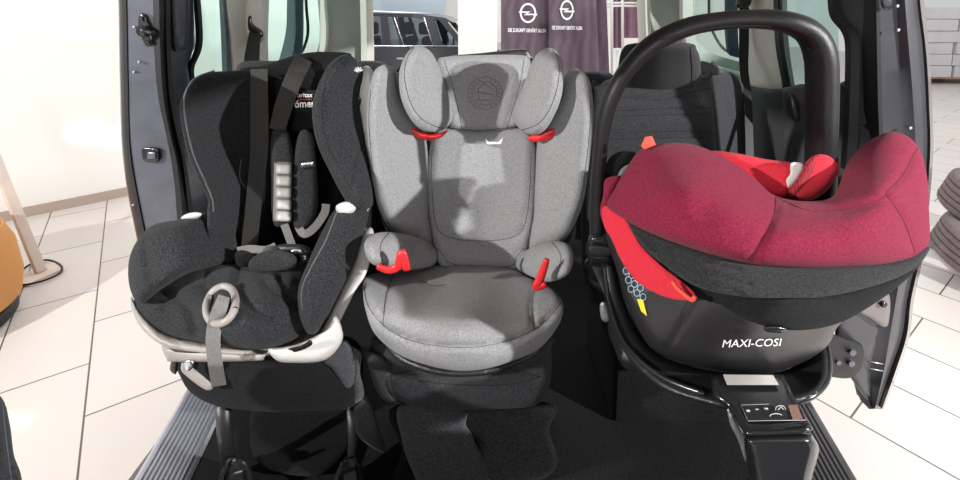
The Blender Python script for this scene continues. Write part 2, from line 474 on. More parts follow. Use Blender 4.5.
# ------------------------------------------------------------------ background car
car = thing('parked_car', 'dark grey estate car parked beyond the open tailgate', 'car', (-1.6, 7.2, GZ))
CARP = mat('dark car paint', (62, 62, 68), .25, .4, .5, coat=.5); CARI = mat('car interior', (32, 33, 36), .8)
def carprism(name, pts, y0, th, m, parent=car, **k): return oprism(name, [(x, y0, z) for x, z in pts], (0, th, 0), m, parent, **k)
g0 = GZ
body = [(-3.75, .25), (-3.8, .55), (-3.72, .98), (.05, .985), (.75, .86), (.98, .62), (1.0, .28), (.9, .2), (-3.6, .2)]
carprism('body', [(x, z + g0) for x, z in body], 6.9, 1.75, CARP)
roofp = [(-3.55, 1.36), (-3.3, 1.445), (-1.7, 1.475), (-.9, 1.455), (-.5, 1.40), (-.38, 1.33), (-.6, 1.36), (-1.0, 1.40), (-1.7, 1.425), (-3.3, 1.40), (-3.5, 1.33)]
carprism('roof', [(x, z + g0) for x, z in roofp], 7.02, 1.5, CARP)
for nm, p in (('pillar', [(-3.72, .97), (-3.55, 1.34), (-3.25, 1.41), (-3.2, .97)]), ('pillar', [(-1.42, .97), (-1.44, 1.43), (-1.34, 1.43), (-1.30, .97)]), ('pillar', [(-1.14, .97), (-1.28, 1.43), (-1.22, 1.43), (-1.08, .97)]),
              ('pillar', [(-.66, .97), (-.80, 1.42), (-.66, 1.40), (-.54, .97)]), ('pillar', [(-.16, .96), (-.52, 1.40), (-.62, 1.40), (-.26, .96)])):
    for yy in (6.98, 8.45): carprism(nm, [(x, z + g0) for x, z in p], yy, .06, CARP)
otube('window_trim', [(-3.7, 6.96, .995 + g0), (0.0, 6.96, .995 + g0)], .012, METAL, car)
otube('window_trim', [(-1.10, 6.97, .99 + g0), (-1.24, 6.97, 1.41 + g0)], .010, METAL, car)
otube('window_trim', [(-.68, 6.97, .99 + g0), (-.81, 6.97, 1.41 + g0)], .010, METAL, car)
otube('roof_rail', [(-3.2, 7.0, 1.47 + g0), (-1.7, 7.0, 1.5 + g0), (-.7, 7.0, 1.46 + g0)], .014, SILV, car)
carprism('window_glass', [(x, z + g0) for x, z in [(-3.6, .98), (-3.4, 1.38), (-1.7, 1.42), (-.6, 1.38), (-.18, .98)]], 7.0, .006, GLASSC)
for sx in (-1.62, -1.06, -.80):
    s_ = obox('seat', (sx, 7.5, .86 + g0), (.12, .5, .5), CARI, car, ry(-8), .05)
    obox('headrest', (sx - .06, 7.5, 1.23 + g0), (.17, .26, .19), CARI, s_, None, .05)
bm = bmesh.new(); tube(bm, [(-.46 + .05 * math.cos(a), 7.35 + .18 * math.cos(a), 1.07 + g0 + .18 * math.sin(a)) for a in [2 * math.pi * k / 24 for k in range(25)]], .014, 8)
link('steering_wheel', bm, CARI, car)
obox('door_handle', at(400, 58.5, 6.88), (.09, .03, .022), SILV, car, None, .005)
for wx in (-2.95, .28):
    bm = bmesh.new(); bmesh.ops.create_cone(bm, cap_ends=True, segments=32, radius1=.33, radius2=.33, depth=.22, matrix=Matrix.Translation((wx, 7.0, .33 + g0)) @ Matrix.Rotation(R_(90), 4, 'X'))
    w_ = link('wheel', bm, RUBBER, car, auto=True)
    bm = bmesh.new(); bmesh.ops.create_cone(bm, cap_ends=True, segments=24, radius1=.21, radius2=.2, depth=.05, matrix=Matrix.Translation((wx, 6.885, .33 + g0)) @ Matrix.Rotation(R_(90), 4, 'X'))
    link('rim', bm, SILV, w_, auto=True)

# ------------------------------------------------------------------ right side of the hall: pallet with cartons, tyres
WOOD = wavemat('pallet wood', (196, 150, 110), (170, 124, 86), 8, 'X', .8, 3)
CART = mat('white carton', (206, 204, 206), .8, mottle=.06, mscale=3)
plt = thing('wooden_pallet', 'wooden pallet under the stacked white cartons', 'pallet', (10.3, 10.3, GZ))
for dz in (.13,):
    for k in range(5): obox('deck_board', (10.3, 9.75 + k * .24, GZ + .13), (2.6, .16, .03), WOOD, plt)
for x in (9.1, 10.3, 11.5):
    for y in (9.75, 10.7): obox('block', (x, y, GZ + .06), (.2, .14, .11), WOOD, plt)
LBL = ['in the bottom row', 'in the second row', 'in the third row', 'in the fourth row', 'in the fifth row', 'in the top row']
POS = ['leftmost', 'second from left', 'third from left', 'rightmost']
for r in range(6):
    for c in range(4):
        w = .56
        x = 9.28 + c * .6 + .03 * math.sin(r * 3 + c); z = GZ + .15 + r * .235
        o = obox('carton', (x, 10.05 + .03 * math.sin(r + c * 2), z + .113), (w, .8, .225), CART, None, rz(2 * math.sin(r * 5 + c)))
        tag(o, 'white carton %s %s of the pallet stack' % (POS[c], LBL[r]), 'carton', 'white cartons on the pallet')
TYRE = mat('tyre rubber', (116, 104, 104), .85, mottle=.15, mscale=60)
def tyre(c, lab, tilt=0):
    """outer radius .33, lying stacked on its side rack with the tread outward"""
    prof = [(.2, -.09), (.22, -.105), (.27, -.11), (.31, -.1), (.325, -.085)]
    for g_ in (-.055, -.018, .018, .055): prof += [(.33, g_ - .006), (.318, g_ - .003), (.318, g_ + .003), (.33, g_ + .006)]
    prof += [(.325, .085), (.31, .1), (.27, .11), (.22, .105), (.2, .09), (.19, 0)]
    bm = bmesh.new(); N = 64; Rg = []
    for i in range(N):
        a = 2 * math.pi * i / N
        Rg.append([bm.verts.new((r * math.cos(a), r * math.sin(a), z)) for r, z in prof])
    for i in range(N):
        A, B = Rg[i], Rg[(i + 1) % N]
        for j in range(len(prof)): bm.faces.new((A[j], B[j], B[(j + 1) % len(prof)], A[(j + 1) % len(prof)]))
    M = Matrix.Translation(Vector(c)) @ Matrix.Rotation(R_(tilt), 4, 'Y') @ Matrix.Rotation(R_(14), 4, 'X')
    bmesh.ops.transform(bm, matrix=M, verts=bm.verts)
    o = link('tyre', bm, TYRE, None, auto=True); tag(o, lab, 'tyre', 'car tyres at the right edge'); return o
tyre((2.95, 2.50, -.245), 'grey car tyre, lower of the two at the right edge of the photo', 12)
tyre((3.08, 2.62, -.02), 'grey car tyre, upper of the two stacked at the right edge', 12)
rk = thing('tyre_rack', 'pale grey foot of a tyre rack on the tiles below the tyres', 'rack', (2.9, 2.5, GZ))
otube('rail', [atz(938, 247, GZ + .03), atz(962, 268, GZ + .03), atz(990, 292, GZ + .03)], .022, PLASTL, rk)
otube('rail', [Vector((2.75, 3.05, GZ + .03)), Vector((3.3, 2.8, GZ + .03))], .022, PLASTL, rk)
otube('upright', [(2.72, 2.95, GZ + .03), (2.72, 2.95, GZ + .09)], .02, SILV, rk)

# ------------------------------------------------------------------ left side of the hall
BEECH = mat('pale beech post', (212, 196, 184), .6, mottle=.06, mscale=12)
post = thing('leaning_stand', 'pale wooden slanted stand with flat foot on the tiles by the wall', 'stand', atz(40, 276, GZ))
a, b = atz(41, 272, GZ + .01), at(-2, 166, 2.72)
b = a + (b - a) * 1.6
dirn = (b - a).normalized(); rotm = dirn.to_track_quat('Z', 'Y').to_matrix()
obox('post', (a + b) / 2, (.05, .03, (b - a).length), BEECH, post, rotm, .003)
pts = [atz(x, y, GZ) for x, y in ((19, 283), (24, 276), (40, 268), (58, 262), (64, 266), (60, 272), (44, 279), (26, 287))]
bm = bmesh.new(); prism(bm, pts, (0, 0, .012)); link('foot', bm, BEECH, post, smooth=False)
cab = otube('power_cable', [atz(x, y, GZ + .012) for x, y in ((-6, 300), (6, 289), (20, 272), (33, 263), (48, 260), (60, 265), (61, 272), (48, 279), (30, 284), (14, 286), (-4, 292))], .006, RUBBER, None, 8, sm=5)
tag(cab, 'thin black cable looped around the foot of the slanted stand', 'cable')
# orange woven pouf
pf = thing('woven_pouf', 'orange woven round seat with dark base at the left edge', 'pouf', (-2.74, 2.06, GZ))
WOV = wavemat('orange weave', (222, 158, 88), (170, 112, 62), 60, 'Z', .8, 2)
def lathe(name, prof, c, m, parent, N=64, **k):
    bm = bmesh.new(); Rg = []
    for i in range(N):
        a = 2 * math.pi * i / N; Rg.append([bm.verts.new((c[0] + r * math.cos(a), c[1] + r * math.sin(a), c[2] + z)) for r, z in prof])
    for i in range(N):
        A, B = Rg[i], Rg[(i + 1) % N]
        for j in range(len(prof) - 1): bm.faces.new((A[j], B[j], B[j + 1], A[j + 1]))
    bm.faces.new([r[-1] for r in Rg]); bm.faces.new([r[0] for r in Rg][::-1])
    return link(name, bm, m, parent, auto=True, **k)
lathe('seat', [(.40, .07), (.44, .10), (.455, .2), (.44, .36), (.40, .46), (.34, .49)], (-2.74, 2.06, GZ), WOV, pf)
lathe('base', [(.40, 0), (.42, .015), (.42, .055), (.40, .07)], (-2.74, 2.06, GZ), RUBBER, pf)

# ================================================================== VAN
van = thing('passenger_van', 'grey van with both sliding doors open, seen inside from front to rear', 'van', (0, 1.6, GZ))
obox('floor_carpet', (.03, 1.35, -.02), (1.62, 2.5, .04), VANC, van)
# raised carpet step before the seats
pad('carpet_step', [(262, 402), (352, 402), (360, 430), (330, 470), (300, 476), (262, 466), (250, 440)], [(260, 410, 1.22), (340, 410, 1.22), (270, 470, 1.02)], 8, .01, .1, VANC, van, smooth=True)
def sill(name, x0, y0, x1, y1, sgn, m):
    """ribbed step plate: outer edge through two floor points"""
    a, b = Vector((x0, y0, 0)), Vector((x1, y1, 0)); d = (b - a).normalized(); n = Vector((d.y, -d.x, 0)) * sgn
    a = a - d * .8; b = b + d * .45
    prof = [(0, -.06), (0, .004), (.008, .006)]
    for k in range(9): u = .012 + k * .0125; prof += [(u, .006), (u + .0022, .0115), (u + .0075, .0115), (u + .0097, .006)]
    prof += [(.128, .006), (.136, .002), (.136, -.06)]
    bm = bmesh.new()
    P = [a + n * u + Vector((0, 0, z)) for u, z in prof]; prism(bm, P, b - a)
    o = link(name, bm, m, van, smooth=False)
    return o
sill('step_plate', -.851, 1.05, -.893, 1.35, 1, SILV)['label'] = 'silver ribbed step plate of the left doorway'
sill('step_plate', .924, 1.03, .968, 1.25, -1, mat('dark ribbed plastic', (76, 74, 76), .4, .2))['label'] = 'dark ribbed step plate of the right doorway'
for sx in (-1, 1): obox('rocker_panel', (sx * .895, 1.2, -.16), (.03, 2.2, .2), PAINT, van)
obox('roof', (0, .50, 1.38), (1.74, 2.3, .05), TRIM, van)
obox('roof_rear_rail', (-.84, 2.15, 1.38), (.10, 1.0, .05), TRIM, van); obox('roof_rear_rail', (.84, 2.15, 1.38), (.10, 1.0, .05), TRIM, van)
obox('added_roof_glass', (0, 2.15, 1.39), (1.58, 1.0, .006), GLASS, van)  # unseen glass panel invented to let light onto the rear pillars
obox('dashboard', (0, -.95, .45), (1.7, .25, .9), DTRIM, van, None, .04)
for sx in (-1, 1): obox('front_door', (sx * .9, -.40, .30), (.07, 1.25, 1.15), DOORM, van, None, .02)
# ---- left sliding door
def lift(c, d): return [(x, y, Y + d) for x, y, Y in c]
ld = thing('x', 'x', 'x', (0, 0, 0)); bpy.data.objects.remove(ld)
ys = [-60, 0, 48, 96, 134, 160, 190, 225, 300, 352]
def vc(xs, Ys): return [(x, y, Y) for x, y, Y in zip(xs, ys, Ys)]
c_out = vc([116, 118, 119, 120, 121, 123, 127, 134, 150, 165], [1.46] * 10)
c_e1 = vc([121, 124, 125, 126, 127, 129, 134, 141, 157, 172], [1.40] * 10)
c_e1b = vc([126, 128, 129, 130, 131, 134, 139, 146, 162, 177], [1.385] * 10)
c_e2 = vc([153, 154, 154, 159, 167, 173, 176, 179, 192, 203], [1.40] * 10)
door = loft('sliding_door', [c_out, c_e1, c_e1b, c_e2], DOORM, van, th=.05, label='left sliding door of painted grey metal')
loft('door_seal', [vc([152, 153, 154, 158, 166, 171, 175, 178, 190, 203], [1.392] * 10), vc([158, 159, 160, 163, 170, 176, 180, 184, 196, 208], [1.385] * 10), vc([163, 164, 164, 167, 173, 179, 184, 189, 200, 212], [1.41] * 10)], RUBBER, door, th=.03)
loft('door_seal', [vc([117, 119, 120, 121, 122, 124, 128, 135, 151, 166], [1.435] * 10), vc([120, 122, 123, 124, 125, 127, 132, 139, 155, 170], [1.39] * 10), vc([124, 126, 127, 128, 129, 131, 136, 143, 159, 174], [1.385] * 10)], RUBBER, door, th=.02)
# inner panel running back to the rear pillar
pad('inner_panel', [(160, -40), (190, -40), (194, 10), (195, 45), (188, 66), (190, 80), (205, 92), (236, 96), (238, 330), (206, 340), (186, 230), (178, 180), (168, 130), (162, 90)],
    [(160, 0, 1.43), (195, 0, 1.60), (165, 200, 1.43), (238, 200, 1.82), (235, 100, 1.82)], 4, .012, .05, DOORM, door, smooth=False,
    seams=[[(164, 101), (180, 102), (200, 103), (236, 104)], [(168, 136), (200, 131), (236, 126)]], gd=.004, gw=1.5, pipe=RUBBER, pr=.0015, label='dark plastic lining of the left sliding door')
pad('grab_recess', [(172, -30), (187, -30), (188, 40), (182, 50), (174, 44)], [(172, 0, 1.47), (188, 0, 1.56)], 4, .014, .01, DOORM, door)
loft('window_seal', [[(189, -40, 1.585), (194, 10, 1.59), (195, 45, 1.59), (187, 68, 1.58), (188, 82, 1.6)], [(193, -40, 1.58), (198, 10, 1.585), (199, 46, 1.585), (191, 68, 1.575), (192, 82, 1.595)]], RUBBER, door, th=.02)
pxprism('window_glass', [(190, -60), (240, -60), (240, 105), (186, 105), (186, 60)], lambda x, y: 1.60 + (x - 190) * .0045, .005, GLASS, door)
loft('window_frame', [[(216, -60, 1.70), (219, 0, 1.70), (221, 40, 1.7), (223, 100, 1.7)], [(221, -60, 1.68), (223, 0, 1.68), (226, 40, 1.68), (228, 100, 1.68)]], mat('blue grey frame', (70, 84, 96), .4), door, th=.02)
# latch parts on the door edge
def disc(bm, px, py, Y, r, th=.004, seg=20):
    c = at(px, py, Y); bmesh.ops.create_cone(bm, cap_ends=True, segments=seg, radius1=r, radius2=r, depth=th, matrix=Matrix.Translation(c) @ Matrix.Rotation(R_(90), 4, 'X'))
pad('striker_plate', [(139, 15), (145, 15), (152, 34), (152, 44), (146, 46), (139, 30)], [(145, 30, 1.386)], 1.5, .004, .002, BPLG, door, step=2)
bm = bmesh.new(); disc(bm, 144, 31, 1.372, .016, .02); disc(bm, 142, 19, 1.378, .006, .006); disc(bm, 148, 42, 1.378, .006, .006)
tube(bm, [at(144, 31, 1.365), at(154, 33, 1.36)], .006, 8); link('striker', bm, BPLG, door)
pad('latch_recess', [(143, 148), (156, 148), (159, 152), (159, 160), (155, 163), (144, 161), (142, 155)], [(150, 155, 1.386)], 1.5, .004, .002, BPLG, door, step=2)
pad('latch', [(147, 152), (156, 152), (156, 159), (147, 159)], [(150, 155, 1.380)], 1, .002, .002, DOORM, door, step=2, smooth=False)
bm = bmesh.new()
for x, y in ((134, 27), (134, 72), (133, 205), (139, 62)): disc(bm, x, y, 1.382, .004, .004, 10)
link('bolt', bm, SILV, door)
# ---- right sliding door
ys = [-60, 0, 50, 100, 160, 250, 300, 335, 370, 409]
yr = 1.15
r_out = vc([919, 922, 927, 930, 931, 921, 911, 907, 896, 882], [yr + .05] * 10)
r_1 = vc([914, 918, 923, 926, 927, 917, 907, 902, 890, 877], [yr] * 10)
r_2 = vc([902, 905, 909, 913, 915, 904, 896, 890, 884, 875], [yr - .01] * 10)
r_3 = vc([893, 896, 899, 901, 902, 894, 884, 874, 872, 873], [yr + .004] * 10)
r_4 = vc([874, 877, 878, 879, 880, 870, 862, 858, 862, 871], [yr + .012] * 10)
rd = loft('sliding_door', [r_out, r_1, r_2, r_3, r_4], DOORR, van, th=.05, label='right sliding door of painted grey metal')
loft('door_skin', [vc([921, 924, 929, 932, 933, 924, 914, 910, 899, 884], [yr + .05] * 10), vc([917, 920, 926, 929, 930, 921, 911, 907, 896, 882], [yr - .004] * 10)], PAINT, rd, th=.06, label='brownish outer skin edge of the right door')
loft('door_seal', [vc([868, 871, 872, 873, 874, 866, 858, 852, 856, 869], [yr + .012] * 10), vc([873, 876, 877, 878, 879, 871, 862, 857, 861, 872], [yr] * 10), vc([877, 880, 881, 882, 883, 875, 866, 861, 864, 874], [yr + .01] * 10)], RUBBER, rd, th=.03)
pad('inner_panel', [(832, -40), (874, -40), (876, 0), (878, 100), (878, 190), (872, 290), (820, 290), (786, 230), (782, 150), (783, 88), (800, 84), (820, 84), (838, 84), (850, 78), (852, 50), (848, 30), (835, 20)],
    [(875, 0, 1.17), (836, 0, 1.26), (875, 200, 1.17), (784, 120, 1.42), (784, 230, 1.42)], 4, .012, .03, DTRIM, rd, smooth=False,
    seams=[[(784, 108), (820, 99), (850, 90), (874, 84)], [(784, 80), (830, 115), (874, 128)]], gd=.003, gw=1.4, pipe=RUBBER, pr=.0012, label='dark plastic lining of the right sliding door')
loft('window_seal', [[(831, -40, 1.24), (833, 0, 1.24), (836, 18, 1.24), (848, 34, 1.21), (851, 55, 1.205), (849, 120, 1.205), (846, 170, 1.205)], [(838, -40, 1.23), (840, 0, 1.23), (843, 16, 1.23), (856, 32, 1.2), (860, 52, 1.195), (858, 120, 1.195), (856, 170, 1.195)]], RUBBER, rd, th=.02)
pxprism('window_glass', [(783, -60), (838, -60), (838, 20), (840, 88), (783, 92)], lambda x, y: 1.42 - (x - 784) * .0032, .005, GLASS, rd)
pad('pull_recess', [(780, -20), (800, -20), (800, -19), (780, -19)], [(790, 0, 1.4)], 1, .001, .001, BPL, rd, smooth=False) if False else None
pad('door_pull', [(788, 96), (793, 94), (799, 104), (800, 116), (797, 122), (791, 116)], [(790, 100, 1.37), (800, 150, 1.35)], 4, .02, .01, BPL, rd)
bm = bmesh.new()
for x, y in ((897, 6), (898, 30), (910, 128)): disc(bm, x, y, yr - .012, .004, .004, 10)
link('bolt', bm, SILV, rd)
pad('striker', [(881, -3), (892, -3), (893, 6), (888, 10), (882, 7)], [(887, 4, 1.14)], 2, .005, .003, BPLG, rd, step=2)
# latch and roller arm at the door's foot
pad('latch_housing', [(862, 285), (888, 292), (889, 322), (882, 327), (868, 318), (852, 308)], [(875, 305, yr - .005)], 3, .01, .005, mat('pale door steel', (128, 122, 120), .35, .4), rd)
bm = bmesh.new(); disc(bm, 883, 304, yr - .018, .008, .008); link('latch', bm, BPLG, rd)
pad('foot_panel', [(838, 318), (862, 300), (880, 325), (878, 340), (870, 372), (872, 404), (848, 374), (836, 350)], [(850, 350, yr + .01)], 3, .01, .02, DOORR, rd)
for y in (361, 368): otube('press_line', [at(867, y, yr - .004), at(883, y + 3, yr - .012)], .0014, SILV, rd, 8)
pad('roller_arm', [(800, 340), (822, 332), (845, 338), (862, 345), (862, 366), (850, 378), (826, 376), (808, 372)], [(800, 350, 1.05), (860, 350, 1.12)], 5, .012, .03, RUBBER, rd)
bm = bmesh.new(); disc(bm, 852, 352, 1.09, .008, .008); disc(bm, 851, 363, 1.09, .008, .008); disc(bm, 838, 362, 1.08, .006, .008); link('bolt', bm, DOORM, rd, auto=True)

# ---- left rear pillar, side window, tail pillar
pad('rear_pillar', [(224, -60), (266, -60), (268, 40), (268, 90), (262, 240), (232, 240), (232, 120), (229, 60)], [(226, 0, 1.72), (268, 0, 1.95), (230, 200, 1.72), (266, 200, 1.95)], 8, .03, .02, TRIM, van, label='pale trim of the left rear pillar')
bh = pad('belt_housing', [(246, 2), (252, -4), (260, 0), (265, 12), (265, 36), (260, 43), (252, 41), (246, 30)], [(255, 20, 1.81)], 6, .025, .03, TRIM, van, label='pale moulded belt housing on the left pillar')
pad('guide_slot', [(248, 18), (251, 16), (253, 24), (262, 31), (263, 36), (259, 38), (249, 31)], [(255, 26, 1.783)], 2, .004, .004, BPLG, bh, step=2)
oribbon('seat_belt', [(255, 33, 1.775, 6), (253, 48, 1.70, 7), (252, 62, 1.60, 8), (256, 73, 1.42, 8.5)], WEB, van, label='grey belt webbing running down from the left pillar')
pxprism('side_window', [(258, -60), (330, -60), (330, 66), (300, 84), (258, 84)], lambda x, y: 1.95 + (x - 262) * .008, .006, GLASS, van)
loft('window_frame', [[(289, -60, 2.2), (287, 0, 2.2), (286, 30, 2.2), (280, 56, 2.2), (272, 80, 2.2)], [(297, -60, 2.18), (295, 0, 2.18), (296, 30, 2.18), (292, 56, 2.18), (284, 80, 2.18)], [(303, -60, 2.2), (302, 0, 2.2), (302, 30, 2.2), (300, 56, 2.2), (292, 80, 2.2)]], mat('window frame dark teal', (44, 62, 72), .4), van, th=.02)
otube('window_seal', [at(305, -60, 2.3), at(306, 0, 2.3), at(308, 28, 2.3), at(306, 42, 2.3), at(300, 54, 2.3), at(288, 62, 2.3)], .007, RUBBER, van, sm=5)
pad('tail_pillar', [(318, -60), (372, -60), (371, 30), (370, 82), (362, 110), (310, 110), (306, 84), (314, 62), (321, 45), (322, 20)], [(318, 0, 2.30), (345, 0, 2.50), (371, 0, 2.52), (318, 90, 2.30), (345, 90, 2.50), (371, 90, 2.52)], 8, .03, .05, TRIMG, van, label='shaded grey trim of the left tail pillar')
loft('pillar_edge', [[(359, -60, 2.44), (360, 0, 2.44), (361, 60, 2.44), (360, 90, 2.44)], [(366, -60, 2.42), (366, 0, 2.42), (367, 60, 2.42), (367, 90, 2.42)], [(372, -60, 2.46), (371, 0, 2.46), (372, 50, 2.46), (372, 90, 2.46)]], TRIM, van, th=.05)
loft('pillar_edge', [[(316, -60, 2.28), (318, 0, 2.28), (320, 30, 2.28), (318, 48, 2.28), (310, 62, 2.28), (296, 72, 2.28)], [(322, -60, 2.27), (324, 0, 2.27), (326, 30, 2.27), (324, 52, 2.27), (316, 67, 2.27), (300, 78, 2.27)]], TRIM, van, th=.04)
# ---- right tail pillar, quarter window, rear pillar
pad('tail_pillar', [(640, -60), (696, -60), (694, 10), (692, 40), (698, 58), (716, 66), (746, 74), (746, 110), (640, 110), (642, 40)], [(640, 0, 2.5), (665, 0, 2.5), (694, 0, 2.3), (640, 90, 2.5), (694, 90, 2.3), (746, 90, 2.1)], 8, .03, .05, TRIMG, van, label='shaded grey trim of the right tail pillar')
loft('pillar_edge', [[(639, -60, 2.46), (640, 0, 2.46), (642, 60, 2.46)], [(644, -60, 2.42), (645, 0, 2.42), (647, 60, 2.42)], [(649, -60, 2.44), (650, 0, 2.44), (652, 60, 2.44)]], TRIM, van, th=.05)
loft('pillar_edge', [[(684, -60, 2.27), (683, 0, 2.27), (684, 30, 2.27), (690, 50, 2.24), (706, 62, 2.2), (744, 73, 2.05)], [(694, -60, 2.26), (693, 0, 2.26), (693, 24, 2.26), (700, 44, 2.23), (714, 54, 2.19), (744, 63, 2.04)]], TRIM, van, th=.04)
pxprism('side_window', [(688, -60), (748, -60), (748, 80), (688, 80)], lambda x, y: 2.30 - (x - 688) * .006, .006, GLASS, van)
otube('window_seal', [at(709, -60, 2.15), at(709, 0, 2.15), at(710, 22, 2.15), at(716, 38, 2.13), at(724, 49, 2.1), at(734, 54, 2.07), at(742, 55, 2.02)], .006, RUBBER, van, sm=5)
loft('window_frame', [[(726, -60, 1.98), (727, 0, 1.98), (727, 30, 1.98), (729, 50, 1.98), (732, 56, 1.98)], [(738, -60, 1.95), (738, 0, 1.95), (738, 30, 1.95), (739, 50, 1.95), (740, 58, 1.95)]], mat('window frame dark teal', (44, 62, 72)), van, th=.02)
pad('rear_pillar', [(742, -60), (779, -60), (779, 0), (781, 50), (785, 90), (766, 90), (746, 84), (742, 40)], [(742, 0, 1.86), (779, 0, 1.62), (742, 85, 1.86), (783, 85, 1.62)], 6, .02, .02, TRIM, van, label='pale upper trim of the right rear pillar')
pad('pillar_lower_trim', [(744, 84), (766, 88), (785, 90), (790, 110), (796, 150), (798, 220), (740, 240), (740, 130), (738, 90)], [(744, 90, 1.84), (785, 90, 1.60), (740, 220, 1.84), (797, 200, 1.56)], 5, .015, .02, DTRIM, van, label='dark grey lower trim of the right rear pillar')
oribbon('seat_belt', [(743, -50, 1.78, 5), (744, 0, 1.78, 5), (744, 40, 1.78, 5), (744, 70, 1.74, 4.5), (748, 100, 1.66, 4), (750, 160, 1.55, 4)], RUBBER, van, label='black belt webbing beside the right rear pillar')
pad('belt_guide', [(736, 3), (741, -6), (751, -6), (751, 4), (745, 9), (737, 8)], [(744, 2, 1.75)], 3, .015, .01, BPLG, van, step=2)
loft('doorway_seal', [[(776, -60, 1.58), (777, 0, 1.58), (779, 45, 1.57), (785, 80, 1.56), (791, 115, 1.55), (794, 160, 1.54), (795, 230, 1.52)], [(781, -60, 1.545), (782, 0, 1.545), (784, 45, 1.54), (790, 80, 1.53), (796, 115, 1.52), (799, 160, 1.51), (800, 230, 1.49)], [(786, -60, 1.57), (787, 0, 1.57), (789, 45, 1.56), (794, 80, 1.55), (800, 115, 1.54), (803, 160, 1.53), (804, 230, 1.51)]], RUBBER, van, th=.02)
pad('side_trim', [(708, 74), (722, 70), (738, 78), (748, 96), (752, 130), (752, 220), (708, 230)], [(708, 90, 1.62), (750, 90, 1.72), (710, 200, 1.6), (750, 200, 1.7)], 12, .03, .05, VANF, van, label='charcoal cloth side bolster beside the right rear seat')
# tailgate sill across the back
pxprism('tail_sill', [(300, 74), (700, 78), (700, 170), (300, 170)], 2.45, .05, DTRIM, van)

# ================================================================== VAN SEATS
grp = 'van bench seats under the child seats'
vs2 = thing('van_seat', 'charcoal cloth van seat under the grey booster seat', 'van seat', at(470, 470, 1.2) * Vector((1, 1, 0)) if False else (-.02, 1.2, 0), grp)
pad('seat_cushion', [(371, 345), (390, 335), (540, 335), (551, 350), (550, 385), (540, 402), (520, 408), (440, 410), (402, 402), (385, 392), (374, 372)],
    [(380, 350, 1.0), (540, 350, 1.0), (380, 400, .97), (540, 400, .97), (460, 372, .95), (460, 400, .955)], 10, .03, .25, VANF, vs2,
    seams=[[(393, 374), (420, 369), (460, 367), (510, 369), (540, 377)], [(391, 362), (392, 385), (401, 400)], [(393, 374), (430, 382), (470, 385), (510, 384), (540, 377)]], pipe=BLKSEAM, gd=.004)
pad('seat_skirt', [(366, 352), (389, 362), (393, 392), (402, 404), (384, 400), (374, 385)], [(380, 370, .97)], 5, .02, .1, VANF, vs2)
pad('pedestal', [(398, 404), (545, 402), (549, 430), (546, 478), (400, 500), (402, 450)], [(400, 410, 1.02), (545, 410, 1.02), (400, 480, .99), (545, 480, 1.0)], 5, .02, .25, VANC, vs2)
pad('carpet_flap', [(401, 404), (462, 409), (466, 425), (474, 440), (490, 490), (432, 500), (412, 470), (402, 440)], [(402, 410, .985), (462, 410, .985), (440, 480, .94)], 4, .012, .01, VANCL, vs2, label='grey carpet flap on the pedestal front')
obox('backrest', (-.02, 1.5, .62), (.50, .12, .70), VANF, vs2, rx(-6), .04)
vs1 = thing('van_seat', 'dark van seat carrying the black child seat', 'van seat', (-.52, 1.2, 0), grp)
pad('seat_cushion', [(176, 350), (240, 345), (320, 345), (345, 336), (362, 350), (361, 390), (350, 408), (310, 411), (268, 412), (222, 407), (195, 396), (181, 378)],
    [(180, 360, .99), (345, 345, 1.0), (200, 395, .97), (340, 400, .97), (270, 370, .95), (270, 405, .96)], 10, .03, .25, BLKF2, vs1)
pad('seat_side', [(322, 358), (343, 340), (352, 346), (362, 354), (360, 372), (364, 396), (352, 405), (347, 409), (342, 388), (332, 370)], [(340, 360, .955), (360, 390, .965)], 4, .015, .03, VANCL, vs1, seams=[[(352, 348), (356, 372), (350, 405)]], pipe=BLKSEAM, label='grey carpeted side of the left cushion')
pad('side_flap', [(354, 408), (364, 394), (372, 408), (380, 432), (386, 452), (370, 446), (356, 432)], [(365, 400, 1.0), (375, 440, 1.04)], 3, .01, .01, VANCL, vs1)
obox('backrest', (-.54, 1.52, .62), (.48, .12, .72), VANF, vs1, rx(-6), .04)
def seatleg(pts, w, parent):
    otube('leg', [at(*p) for p in pts], w, BPL, parent, 10, .8)
seatleg([(223, 404, 1.0), (224, 430, 1.0), (229, 462, .99)], .017, vs1)
seatleg([(352, 408, 1.05), (354, 440, 1.05), (352, 470, 1.03)], .014, vs1)
for x, s in ((234, 1), (348, .9)):
    fo = pad('floor_latch', [(x - 14 * s, 484), (x - 8 * s, 462), (x, 456), (x + 10 * s, 458), (x + 16 * s, 466), (x + 16 * s, 486)], [(x, 470, .99)], 5, .025, .04, BPL, vs1, step=3)
    pxprism('latch_plate', [(x - 18 * s, 486), (x - 8 * s, 462), (x - 5 * s, 462), (x - 13 * s, 486)], .96, .008, METAL, fo)
    pxprism('latch_plate', [(x + 2, 459), (x + 9 * s, 459), (x + 7 * s, 467), (x, 467)], .955, .006, METAL, fo)
    pxprism('latch_plate', [(x - 4, 476), (x + 8 * s, 472), (x + 12 * s, 488), (x - 4, 488)], .95, .006, METAL, fo)
vs3 = thing('van_seat', 'charcoal van seat with headrest behind the crimson infant carrier', 'van seat', (.55, 1.2, 0), grp)
b3_ = pad('backrest', [(590, 100), (600, 84), (620, 78), (690, 78), (708, 76), (712, 90), (712, 300), (590, 300)], [(600, 90, 1.5), (705, 90, 1.5), (600, 280, 1.36), (705, 280, 1.36)], 10, .03, .08, VANF, vs3,
    seams=[[(600, 112), (650, 109), (710, 108)], [(598, 118), (650, 115), (710, 114)], [(598, 134), (650, 132), (710, 131)], [(598, 140), (650, 138), (710, 137)], [(616, 96), (660, 100), (700, 90), (710, 88)]], gd=.006, gw=2, pipe=BLKSEAM)
